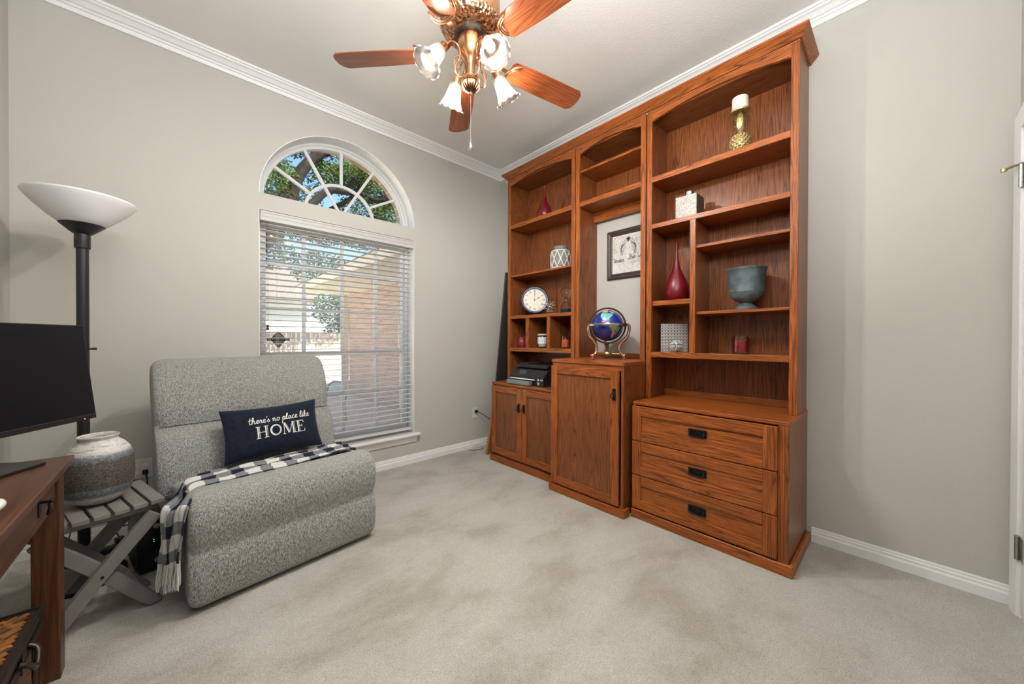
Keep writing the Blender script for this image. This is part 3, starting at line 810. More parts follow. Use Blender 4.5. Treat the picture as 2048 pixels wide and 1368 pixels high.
hd = hutch('bookcase_hutch', 'right oak hutch with arched top holding the urn and pineapple candlestick', YD0, YD1, .760,
      [(2.257, 2.294), (1.937, 1.968), (1.045, 1.080)],
      [(-2.2195, YD1+.019, 1.756, 1.773), (-2.2195, YD1+.019, 1.330, 1.346), (YD0-.019, -2.1995, 1.404, 1.435)], .760,
      [(-2.192, -2.226, 1.080, 1.937)])
MB().box(-.034, -.012, YD0-.019, YD1+.019, .760, .802).build('back_rail', OAK['y'], hd, world=True, bevel=.002)
# wooden crown across the three hutches
cr = [(0, 0), (.012, 0), (.016, .006), (.050, .038), (.053, .046), (0, .046)]
mb = MB(); rings = []
for x, y, nx, ny in ((BK, YL0, 0, 1), (XF, YL0, -1, 1), (XF, YD1, -1, -1), (BK, YD1, 0, -1)):
    rings.append([(x + nx*d*1.0, y + ny*d*.85, 2.7575 + z) for d, z in cr])
mb.loft(rings, cap=True)
o = mb.build('bookcase_crown_moulding', OAK['y'], smooth=25)
tag(o, 'oak crown moulding running along the top of all three hutches', 'moulding')

# ------------------------------------------------------------------ fabrics
def heather():
    m, n, l, b = nt('heather_grey_upholstery'); setp(b, (.3,.3,.28), .95, 0, .15)
    b.inputs['Sheen Weight'].default_value = .2
    f1 = noise(n, l, coord(n, l, (420, 420, 85)), 1.0, 3, .65)
    f2 = noise(n, l, coord(n, l, (180, 180, 60)), 1.0, 2, .6)
    big = noise(n, l, coord(n, l), 6, 2)
    c = ramp(n, l, f1, [(.34, (.085,.087,.083)), (.5, (.275,.280,.268)), (.66, (.53,.54,.515))])
    c = mix(n, l, .45, c, ramp(n, l, f2, [(.35, (.68,.68,.66)), (.65, (1.22,1.22,1.2))]), 'MULTIPLY')
    c = mix(n, l, .25, c, ramp(n, l, big, [(.3, (.85,.85,.85)), (.7, (1.1,1.1,1.1))]), 'MULTIPLY')
    l.new(c, b.inputs['Base Color'])
    bump(n, l, b, f1, .45, .004)
    return m
M_HEATHER = heather()
M_DARKCLOTH = plain('black_dust_cover', (.02, .018, .018), .9, var=.2)
def velvet():
    m, n, l, b = nt('navy_chenille'); setp(b, (.01,.014,.03), .9, 0, .2)
    b.inputs['Sheen Weight'].default_value = .5; b.inputs['Sheen Roughness'].default_value = .4
    b.inputs['Sheen Tint'].default_value = (.4,.5,.75,1)
    v = coord(n, l)
    l.new(ramp(n, l, noise(n, l, coord(n, l, (1,1,2.4)), 38, 4, .65), [(.3, (.005,.007,.014)), (.7, (.013,.019,.036))]), b.inputs['Base Color'])
    bump(n, l, b, noise(n, l, v, 500, 2), .3, .003)
    return m
M_VELVET = velvet()
def plaid():
    m, n, l, b = nt('navy_white_plaid_throw'); setp(b, (.5,.5,.5), .95, 0, .1)
    tc = n.new('ShaderNodeTexCoord'); sp = n.new('ShaderNodeSeparateXYZ'); l.new(tc.outputs['UV'], sp.inputs[0])
    nz = noise(n, l, tc.outputs['UV'], 30, 2)
    def chk(a, cell, ph, duty):
        j = math_(n, l, 'ADD', a, math_(n, l, 'MULTIPLY', math_(n, l, 'SUBTRACT', nz, .5), .012))
        t = math_(n, l, 'FRACT', math_(n, l, 'ADD', math_(n, l, 'DIVIDE', j, cell), ph))
        return math_(n, l, 'GREATER_THAN', t, duty)
    a = chk(sp.outputs[0], .112, .1, .46); c = chk(sp.outputs[1], .150, .30, .42)
    s = math_(n, l, 'MULTIPLY', math_(n, l, 'ADD', a, c), .5)
    w = math_(n, l, 'SINE', math_(n, l, 'MULTIPLY', sp.outputs[0], 1500)); w2 = math_(n, l, 'SINE', math_(n, l, 'MULTIPLY', sp.outputs[1], 1500))
    weave = math_(n, l, 'MULTIPLY', w, w2)
    sv = math_(n, l, 'ADD', s, math_(n, l, 'MULTIPLY', weave, .10))
    col = ramp(n, l, sv, [(.12, (.022,.026,.042)), (.38, (.06,.068,.09)), (.52, (.25,.26,.28)), (.8, (.74,.73,.71))])
    l.new(col, b.inputs['Base Color'])
    bump(n, l, b, weave, .5, .003)
    return m
M_PLAID = plaid()

def cushion(prof, x0, x1, rx, k=1.0, nx=7):
    """closed (y,z) profile lofted along x with rounded ends"""
    pts = smoothpath([(y, z, 0) for y, z in prof], 4, closed=True)
    cy = sum(p[0] for p in pts)/len(pts); cz = sum(p[1] for p in pts)/len(pts)
    ext = max(max(p[0] for p in pts)-min(p[0] for p in pts), max(p[1] for p in pts)-min(p[1] for p in pts))/2
    rings = []
    xs = []
    for j in range(nx+1):
        a = (pi/2)*j/nx; xs.append((x0 + rx*(1-sin(a)), rx*(1-cos(a))))
    left = [(x0 + rx*(1-sin(pi/2*(nx-j)/nx)), rx*(1-cos(pi/2*(nx-j)/nx))) for j in range(nx+1)]
    left = sorted(left); mid = [(x0+rx + (x1-x0-2*rx)*i/10, 0) for i in range(1, 10)]
    right = [(x0+x1-x, d) for x, d in reversed(left)]
    for x, d in left + mid + right:
        ring = []
        for p in pts:
            vy, vz = p[0]-cy, p[1]-cz; L = sqrt(vy*vy+vz*vz)
            # inward offset of d towards the centre, limited
            s_ = max(.05, 1 - d*k/max(L, .04)) if L > 0 else 1
            ring.append((x, cy+vy*s_, cz+vz*s_))
        rings.append(ring)
    return MB().loft(rings)

# ------------------------------------------------------------------ recliner
CH_LOC = Vector((-2.66, -1.12, 0)); CH_ROT = atan2(.124, .992)
def build_recliner():
    c = thing('recliner', 'wide armless grey upholstered recliner in front of the window', 'chair', CH_LOC, CH_ROT)
    foot = [(.075, .030), (.025, .022), (-.004, .036), (-.016, .10), (-.021, .17), (-.016, .225), (-.009, .255), (-.014, .29), (-.026, .35), (-.027, .41), (-.010, .465), (.030, .499), (.080, .510), (.120, .496), (.145, .460), (.150, .38), (.125, .20), (.110, .05)]
    cushion(foot, -.015, .812, .045, .9).build('footrest', M_HEATHER, c, smooth=60)
    seat = [(.130, .24), (.125, .36), (.135, .440), (.200, .470), (.330, .466), (.450, .446), (.540, .420), (.57, .36), (.56, .22), (.35, .19)]
    cushion(seat, -.012, .805, .04, .9).build('seat', M_HEATHER, c, smooth=60)
    back = [(.500, .35), (.480, .42), (.488, .52), (.530, .63), (.578, .690), (.588, .715), (.592, .78), (.632, .90), (.690, 1.00), (.740, 1.045), (.800, 1.05), (.845, 1.02), (.850, .95), (.800, .80), (.735, .60), (.690, .40), (.62, .33)]
    cushion(back, -.062, .800, .06, .85).build('backrest', M_HEATHER, c, smooth=60)
    MB().box(.03, .76, .16, .66, .03, .24).build('base_frame', M_DARKCLOTH, c, bevel=.01)
    for x in (.0, .775): MB().box(x, x+.022, .145, .62, .05, .40).build('side_panel', M_HEATHER, c, bevel=.008)
    mb = MB()
    for x in (.05, .74):
        for y in (.18, .62): mb = MB().lathe([(.0, 0), (.022, 0), (.020, .032), (.0, .032)], 12, c=(x, y, 0)); mb.build('foot', M_BLACK, c, smooth=40)
    # gathers at the upper left of the back and the seam lines
    mb = MB()
    for zz, yy in ((.708, .5835),):
        mb.tube([(-.045 + i*.83/24, yy + (.010 if i in (0, 24) else 0), zz) for i in range(25)], .0012, 6)
    mb.build('back_seam', M_DARKCLOTH, c, smooth=60)
build_recliner()

def build_throw():
    # a strip lying in the dip behind the front roll, falling over the left side
    path = [(.775, .480), (.70, .489), (.60, .485), (.50, .486), (.40, .485), (.30, .486), (.20, .486), (.10, .487), (.03, .486), (-.015, .474), (-.042, .445), (-.052, .40), (-.056, .34), (-.058, .29), (-.060, .235)]
    P = smoothpath([(x, z, 0) for x, z in path], 5)
    n = len(P); nv = 36; mb = MB(); uv = []; s = 0; vs = []
    for i, p in enumerate(P):
        if i: s += (P[i]-P[i-1]).length
        t = i/(n-1)
        hang = max(0, min(1, (.02 - p[0])/.06))
        y0 = .128 + .012*sin(t*7) ; y1 = .355 + .02*sin(t*5+1)
        if p[0] > .6: y0 += (p[0]-.6)*.15; y1 += (p[0]-.6)*.3
        y0 = y0*(1-hang) - .010*hang; y1 = y1*(1-hang) + .140*hang
        for j in range(nv+1):
            q = j/nv; y = y0 + (y1-y0)*q
            rp = .0085*sin(q*26 + 1.5*sin(t*9)) + .006*sin(q*11 + t*14)
            if hang > .5: x, z = p[0] + .028 - abs(rp)*1.2*hang - .050*q*hang, p[1] + .02*sin(q*5+1)
            else: x, z = p[0], p[1] + .006 + abs(rp)*1.2 - .05*max(0, q-.75)*(1-hang)
            vs.append((x, y, z)); uv.append((s, (y1-y0 + .10)*q))
    f = []
    for i in range(n-1):
        for j in range(nv):
            a = i*(nv+1)+j; f.append((a, a+1, a+nv+2, a+nv+1))
    mb.add(vs, f); mb.uv = uv
    t = thing('throw_blanket', 'navy and white plaid throw with fringe draped across the recliner seat', 'blanket', CH_LOC, CH_ROT)
    o = mb.build('cloth', M_PLAID, t, smooth=80, fixn=False)
    sol = o.modifiers.new('thick', 'SOLIDIFY'); sol.thickness = .004; sol.offset = 0
    mb = MB(); end = vs[(n-1)*(nv+1):]
    r = random.Random(3)
    for k in range(60):
        q = k/59*nv; j = min(int(q), nv-1); a = Vector(end[j]).lerp(Vector(end[j+1]), q-j)
        L = .105 + r.uniform(-.02, .02); dx, dy = r.uniform(-.010, .006), r.uniform(-.016, .016)
        mb.tube(smoothpath([a, a + Vector((dx*.3, dy*.2, -L*.35)), a + Vector((dx, dy*.7, -L*.7)), a + Vector((dx*.6, dy, -L))], 3), [.0022]*9 + [.0012], 5)
    o = mb.build('fringe', plain('white_yarn', (.66,.65,.62), .95, var=.1, bmp=.4, bscale=600), t, smooth=60); o['kind'] = 'stuff'
build_throw()

GL = {
 't': (.75, [[(0,1.0),(.75,1.15)], [(.42,1.75),(.28,.7),(.32,.12),(.55,0),(.8,.2)]]),
 'h': (.95, [[(0,.2),(.32,1.1),(.38,1.7),(.24,1.75),(.12,1.1),(.10,0)], [(.10,.3),(.35,.85),(.58,.78),(.58,.2),(.72,0),(.95,.2)]]),
 'e': (.75, [[(0,.25),(.38,.45),(.52,.78),(.34,.95),(.12,.6),(.16,.12),(.40,0),(.75,.22)]]),
 'r': (.75, [[(0,.2),(.2,.95),(.25,.75),(.48,.78),(.42,.3),(.52,.02),(.75,.2)]]),
 "'": (.25, [[(.2,1.75),(.12,1.35)]]),
 's': (.65, [[(0,.2),(.28,.95),(.32,.62),(.52,.3),(.36,0),(.05,.08)]]),
 'n': (.95, [[(0,.7),(.15,.9),(.14,0)], [(.14,.4),(.38,.9),(.6,.75),(.56,.2),(.7,0),(.95,.22)]]),
 'o': (.85, [[(.45,.95),(.16,.72),(.15,.2),(.4,0),(.65,.3),(.6,.78),(.42,.95),(.6,.82),(.85,.85)]]),
 'p': (.85, [[(0,.3),(.26,.98),(.2,.4),(.02,-.85)], [(.2,.6),(.45,.95),(.66,.65),(.5,.1),(.22,.06),(.5,0),(.85,.2)]]),
 'l': (.6, [[(0,.2),(.38,1.1),(.42,1.7),(.26,1.75),(.12,.8),(.2,.06),(.6,.2)]]),
 'a': (.95, [[(.6,.85),(.32,.92),(.1,.4),(.26,0),(.55,.4),(.64,.92),(.6,.25),(.72,0),(.95,.22)]]),
 'c': (.75, [[(.58,.75),(.4,.95),(.1,.6),(.15,.1),(.4,0),(.75,.22)]]),
 'i': (.5, [[(0,.3),(.2,.92),(.15,.2),(.28,0),(.5,.22)], [(.26,1.22),(.32,1.32)]]),
 'k': (.85, [[(0,.2),(.32,1.1),(.36,1.72),(.22,1.75),(.1,1.0),(.1,0)], [(.1,.4),(.42,.92),(.5,.68),(.18,.45),(.48,.02),(.85,.22)]]),
 'd': (.95, [[(.6,.85),(.32,.92),(.1,.4),(.26,0),(.55,.4),(.72,1.75),(.62,.3),(.72,0),(.95,.22)]]),
 'w': (1.1, [[(0,.8),(.15,.9),(.2,.1),(.35,0),(.55,.5),(.58,.1),(.75,0),(1.0,.6),(.95,.95),(1.1,.8)]]),
 'U': (1.3, [[(-.1,1.3),(.15,1.65),(.35,1.5),(.2,.5),(.4,0),(.75,.3),(1.05,1.6),(.9,.3),(1.05,0),(1.3,.2)]]),
 'H': (1.5, [[(0,1.3),(.3,1.7),(.5,1.5),(.4,.5),(.1,-.1),(-.1,.2)], [(1.25,1.75),(1.05,1.1),(.9,.1),(1.15,0),(1.5,.2)], [(.25,.75),(1.2,.95)]]),
 ' ': (.55, []),
}
def script_text(mb, txt, x, y, s, w, fn, slant=.12):
    for ch in txt:
        adv, strokes = GL[ch]
        for st in strokes:
            pts = smoothpath([((a + slant*b)*s + x, b*s + y, 0) for a, b in st], 4)
            rib(mb, pts, w, fn)
        x += adv*s
    return x
def text_len(txt, s): return sum(GL[c][0] for c in txt)*s

def build_pillow():
    # local pillow frame: a right, b up, lift out of the front
    c0 = Vector((.420, .408, .486)); up = Vector((0, .112, .262)).normalized(); rt = Vector((1, 0, .015)).normalized(); nf = rt.cross(up)  # nf towards -y
    if nf.y > 0: nf = -nf
    Wp, Hp = .245, .148
    cen = c0 + up*Hp
    def out(a, b):
        u, v = a/Wp, b/Hp
        return .062*max(0, (1-abs(u)**2.6))**.55*max(0, (1-abs(v)**2.6))**.55
    def edge(u, v):   # pinch sides so the corners become ears
        return (u*(1 - .055*(1-v*v)), v*(1 - .10*(1-u*u)))
    def P(u, v, sgn, lift=0):
        eu, ev = edge(u, v); a, b = eu*Wp, ev*Hp
        h = .062*max(0, (1-abs(u)**2.6))**.55*max(0, (1-abs(v)**2.6))**.55
        return tuple(cen + rt*a + up*b + nf*((h + lift)*sgn + .045))
    n, m = 28, 20; mb = MB(); idx = {}
    vs = []; f = []
    for sgn in (1, -1):
        for i in range(n+1):
            for j in range(m+1):
                u, v = -1+2*i/n, -1+2*j/m
                border = i in (0, n) or j in (0, m)
                if border and sgn == -1: idx[(sgn, i, j)] = idx[(1, i, j)]; continue
                idx[(sgn, i, j)] = len(vs); vs.append(P(sin(u*pi/2), sin(v*pi/2), sgn))
        for i in range(n):
            for j in range(m):
                q = (idx[(sgn,i,j)], idx[(sgn,i+1,j)], idx[(sgn,i+1,j+1)], idx[(sgn,i,j+1)])
                f.append(q if sgn == 1 else q[::-1])
    mb.add(vs, f)
    t = thing('throw_pillow', 'navy lumbar pillow embroidered HOME resting on the recliner', 'pillow', CH_LOC, CH_ROT)
    mb.build('cover', M_VELVET, t, smooth=70)
    def fn(a, b, d):
        a, b = a*1.08, b*1.08
        u, v = a/Wp, b/Hp
        return P(u, v, 1, .0006 + d)
    mb = MB()
    line = "there's no place like"; s = .0205
    L = text_len(line, s); x = .022 - L/2
    script_text(mb, line, x, .036, s, .0033, fn)
    # HOME, inline serif capitals
    def bar(x0, y0, x1, y1, w):
        k = 8; rib(mb, [(x0+(x1-x0)*i/k, y0+(y1-y0)*i/k) for i in range(k+1)], w, fn)
    h = .066; yb = -.050; x = -.092
    def stem(x, thick=True):
        if thick: bar(x, yb, x, yb+h, .0062); bar(x+.0072, yb+.002, x+.0072, yb+h-.002, .0018)
        else: bar(x, yb, x, yb+h, .003)
        for y in (yb+.001, yb+h-.001): bar(x-.009, y, x+.013, y, .0028)
    stem(x); stem(x+.036); bar(x, yb+h*.5, x+.036, yb+h*.5, .003)
    ox = x+.083; k = 30
    rib(mb, [(ox+.026*cos(2*pi*i/k), yb+h/2+.031*sin(2*pi*i/k)) for i in range(k+1)], .0028, fn)
    rib(mb, [(ox+.0215*cos(pi/2+pi*i/20), yb+h/2+.0265*sin(pi/2+pi*i/20)) for i in range(21)], .0052, fn)
    rib(mb, [(ox+.0215*cos(-pi/2+pi*i/20), yb+h/2+.0265*sin(-pi/2+pi*i/20)) for i in range(21)], .0030, fn)
    mx = x+.122
    bar(mx, yb, mx+.003, yb+h, .0028); bar(mx+.003, yb+h, mx+.024, yb+.004, .0062); bar(mx+.011, yb+h-.004, mx+.029, yb+.010, .0018); bar(mx+.026, yb+.004, mx+.047, yb+h, .0028); bar(mx+.047, yb+h, mx+.048, yb, .0062); bar(mx+.0545, yb+h, mx+.0555, yb, .0018)
    for a, b in ((mx-.007, mx+.007), (mx+.041, mx+.062)): bar(a, yb+.001, b, yb+.001, .0028)
    for a, b in ((mx-.006, mx+.009), (mx+.041, mx+.061)): bar(a, yb+h-.001, b, yb+h-.001, .0028)
    e = mx+.074
    bar(e, yb, e, yb+h, .0062); bar(e+.0072, yb+.002, e+.0072, yb+h-.002, .0018)
    bar(e-.009, yb+.001, e+.032, yb+.001, .003); bar(e-.009, yb+h-.001, e+.030, yb+h-.001, .003); bar(e, yb+h*.52, e+.020, yb+h*.52, .003)
    bar(e+.032, yb+.001, e+.036, yb+.016, .0034); bar(e+.030, yb+h-.001, e+.031, yb+h-.014, .0034); bar(e+.021, yb+h*.42, e+.021, yb+h*.62, .0026)
    mb.build('embroidery', M_THREAD, t)
build_pillow()

# ------------------------------------------------------------------ torchiere lamp
def build_lamp():
    x, y = -3.040, -.46
    t = thing('floor_lamp', 'tall black torchiere floor lamp with a white bowl in the corner', 'lamp', (x, y, 0))
    MB().lathe([(.0, 0), (.142, 0), (.145, .006), (.143, .018), (.120, .030), (.040, .040), (.026, .052), (.0, .052)], 48).build('base', M_BLKPOLE, t, smooth=40)
    MB().lathe([(.021, .05), (.021, 1.605)], 24).build('pole', M_BLKPOLE, t, smooth=40)
    MB().lathe([(.026, 1.595), (.027, 1.600), (.027, 1.662), (.022, 1.666), (.0, 1.666)], 24).build('neck_sleeve', M_BLKPOLE, t, smooth=40)
    MB().lathe([(.0, 1.662), (.030, 1.664), (.040, 1.672), (.076, 1.708), (.070, 1.710), (.0, 1.710)], 40).build('shade_cup', M_BLKPOLE, t, smooth=40)
    prof = [(.030, 1.692), (.072, 1.707), (.105, 1.735), (.140, 1.772), (.168, 1.806), (.180, 1.824), (.1825, 1.830), (.181, 1.834), (.1775, 1.832)]
    inner = [(.174, 1.824), (.163, 1.807), (.134, 1.774), (.100, 1.739), (.070, 1.712), (.030, 1.698)]
    mb = MB().lathe(prof + inner, 64, cap0=False, cap1=False)
    m, n, l, b = nt('opal_white_bowl'); setp(b, (.80,.80,.82), .45, 0, .4)
    b.inputs['Subsurface Weight'].default_value = 0.0
    l.new(ramp(n, l, noise(n, l, coord(n, l), 8, 2), [(.3, (.80,.80,.82)), (.7, (.83,.83,.85))]), b.inputs['Base Color'])
    mb.build('bowl_shade', m, t, smooth=50)
    mb = MB().lathe([(.0, -.004), (.006, -.003), (.006, .012), (.0, .012)], 12, Matrix.Rotation(radians(90), 3, 'Y'), (.033, -.01, 1.115))
    mb.tube([(.018, -.008, 1.115), (.034, -.01, 1.115)], .004, 8)
    mb.build('switch_knob', M_BLKPOLE, t, smooth=40)
build_lamp()

# ------------------------------------------------------------------ side table
TB = Vector((-2.745, -.915, 0)); TB_ROT = atan2(-.259, -.966)      # local x runs left along the front, local y to the camera side is negative
def build_side_table():
    t = thing('side_table', 'small grey slatted folding table with crossed legs', 'table', TB, radians(180+15))
    # in this frame +x runs to the left, +y runs towards the room; use y<0 as depth
    zt = .465; Wd, D = .385, .36
    n = 7; w = Wd/n
    def front(x):  return .020*sin(pi*x/Wd)
    for i in range(n):
        a, b = i*w + .004, (i+1)*w - .006
        curve = .014*sin(pi*(i+.5)/n)
        poly = []
        for k in range(5): poly.append((a + (b-a)*k/4, front(a + (b-a)*k/4)))
        for k in range(5):
            xx = b - (b-a)*k/4; poly.append((xx, -D - front(xx)))
        MB().prism(poly, zt-.018, zt, lambda p, q, d: (p, q, d)).build('slat', M_GREYPAINT, t, bevel=.0025)
    for y in (-.030, -.235): MB().box(.02, Wd-.02, y-.022, y, zt-.050, zt-.0185).build('apron', M_GREYPAINT, t, bevel=.003)
    def leg(y, sgn, bow):
        pts = []
        for k in range(9):
            q = k/8; x = .035 + (Wd+.0-.06)*q; z = (zt-.055)*(1-q)
            off = bow*sin(pi*q)
            pts.append((x, z + off))
        if sgn < 0: pts = [(Wd - x, z) for x, z in pts]
        hw = .024
        ring = []
        P = [Vector((a, b)) for a, b in pts]
        up, dn = [], []
        for k, p in enumerate(P):
            d = P[min(k+1, 8)] - P[max(k-1, 0)]; d.normalize(); nn = Vector((-d.y, d.x))*hw
            up.append(p+nn); dn.append(p-nn)
        for L in (up, dn):       # cut level with the floor and the apron
            for k, p in enumerate(L): L[k] = Vector((p.x, max(0.0, min(zt-.020, p.y))))
        poly = [tuple(p) for p in up] + [tuple(p) for p in reversed(dn)]
        return MB().prism(poly, y, y-.030, lambda p, q, d: (p, d, q))
    leg(.018, 1, .014).build('leg', M_GREYPAINT, t, bevel=.003)
    leg(-.014, -1, .014).build('leg', M_GREYPAINT, t, bevel=.003)
    leg(-.190, -1, .014).build('leg', M_GREYPAINT, t, bevel=.003)
    leg(-.222, 1, .014).build('leg', M_GREYPAINT, t, bevel=.003)
    MB().box(.075, .12, -.046, -.188, .095, .112).build('stretcher', M_GREYPAINT, t, bevel=.003)
    for y in (.020,): MB().lathe([(.005, -.003), (.005, .003)], 10, Matrix.Rotation(radians(90), 3, 'X'), (Wd/2, y, (zt-.055)/2+.014)).build('pivot_bolt', M_BLKMETAL, t)
build_side_table()

# ------------------------------------------------------------------ desk corner
def build_desk():
    d = thing('desk', 'dark cherry desk with a drawer and square legs at the left edge', 'desk', (-3.345, -1.75, 0))
    x0, x1, y0, y1, zt = -3.72, -2.985, -2.42, -1.045, .735
    MB().box(x0, x1, y0, y1, zt-.024, zt).build('desktop', CHERRY['y'], d, world=True, bevel=.003)
    for lx in (x0+.012, x1-.015-.062):
        for ly in (y0+.012, y1-.070-.062):
            MB().box(lx, lx+.062, ly, ly+.062, 0, zt-.024).build('leg', CHERRY['z'], d, world=True, bevel=.003)
    lx = x1-.015-.062
    ya, yb = y0+.074, y1-.132
    MB().box(lx+.030, lx+.050, ya, yb, .590, .612).build('apron_rail', CHERRY['y'], d, world=True, bevel=.002)
    MB().box(lx+.030, lx+.050, ya, yb, zt-.034, zt-.024).build('apron_rail', CHERRY['y'], d, world=True)
    ym = (ya+yb)/2
    for a, b in ((ya+.006, ym-.012), (ym+.012, yb-.006)):
        dr = MB().box(lx+.034, lx+.053, a, b, .615, zt-.037).build('drawer', CHERRY['y'], d, world=True, bevel=.002)
        c = b - .19 if b > ym else (a+b)/2
        mb = MB().box(lx+.053, lx+.056, c-.012, c+.012, .630, .682)
        mb.tube([(lx+.055, c, .672), (lx+.075, c, .671)], .0045, 8); mb.sphere((lx+.077, c, .671), .006, 10, 6)
        mb.tube([(lx+.072, c, .669), (lx+.074, c, .652), (lx+.071, c, .632)], [.003, .0035, .0045], 8)
        mb.build('drawer_pull', M_BLKMETAL, dr, world=True, smooth=40)
    MB().box(lx+.031, lx+.05, ym-.010, ym+.010, .612, zt-.034).build('drawer_divider', CHERRY['z'], d, world=True)
    for ly in (y0+.03, y1-.132+.02): MB().box(x0+.074, lx, ly, ly+.02, .60, zt-.024).build('end_apron', CHERRY['x'], d, world=True)
    MB().box(x0+.03, x0+.05, ya, yb, .60, zt-.024).build('back_apron', CHERRY['y'], d, world=True)
build_desk()

def build_monitor():
    e = Vector((.543, .84, 0)); nrm = Vector((.84, -.543, 0))
    br = Vector((-2.936, -1.0, .858))
    Wm, Hm = .612, .360
    tilt = radians(7.0)
    up = (Vector((0,0,1))*cos(tilt) - nrm*sin(tilt)).normalized(); face = e.cross(up)
    if face.dot(nrm) < 0: face = -face
    loc = br - e*(Wm/2) - nrm*.09; loc.z = .735
    t = thing('monitor', 'black flat computer monitor standing on the desk', 'monitor', loc, 0)
    def P(a, b, c): return tuple(br - e*a + up*b + face*c)      # a from the right edge, b up, c out of the screen
    def slab(a0, a1, b0, b1, c0, c1):
        v = [P(a, b, c) for c in (c0, c1) for b in (b0, b1) for a in (a0, a1)]
        return MB().add(v, [(0,1,3,2), (4,6,7,5), (0,4,5,1), (2,3,7,6), (0,2,6,4), (1,5,7,3)])
    slab(0, Wm, 0, Hm, -.022, 0).build('housing', M_BLACK, t, world=True, bevel=.002)
    slab(.004, Wm-.004, .019, Hm-.004, 0, .0012).build('screen', M_SCREEN, t, world=True)
    slab(.0, Wm, .0165, .0185, .0005, .0022).build('bezel_line', plain('bezel_edge', (.05,.05,.055), .35), t, world=True)
    slab(Wm/2-.17, Wm/2+.17, .06, .28, -.052, -.022).build('rear_shell', M_BLACK, t, world=True, bevel=.008)
    cen = br - e*(Wm/2) - nrm*.075
    mb = MB()
    M = Matrix((e, nrm, Vector((0,0,1)))).transposed()
    mb.obox((cen.x, cen.y, .86), (.030, .014, .118), M)
    mb.build('stand_post', M_BLACK, t, world=True, bevel=.004)
    # base plate with rounded corners
    cor = Vector((-3.026, -1.138, 0)); w, dp, r = .30, .20, .022
    ctr = cor - e*(w/2) - nrm*(dp/2)
    poly = []
    for sx, sy, a0 in ((1,1,0), (-1,1,90), (-1,-1,180), (1,-1,270)):
        for k in range(6):
            a = radians(a0 + 18*k); poly.append((sx*(w/2-r) + r*cos(a), sy*(dp/2-r) + r*sin(a)))
    MB().prism(poly, .7355, .7445, lambda p, q, d: tuple(Vector((ctr.x, ctr.y, d)) + e*p + nrm*q)).build('base_plate', M_BLACK, t, world=True, bevel=.002)
    slab(.045, .048, .003, .006, 0, .001).build('power_led', emit('amber_led', (1,.25,.05), 2.0), t, world=True)
build_monitor()

o = MB().sphere((-3.045, -1.62, .753), .032, 20, 12, .95, 1.5, .55)
o.v = [(x, y, max(z, .7358)) for x, y, z in o.v]
tag(o.build('computer_mouse', M_WHITE, smooth=60), 'white computer mouse on the desk by the drawer edge', 'mouse')

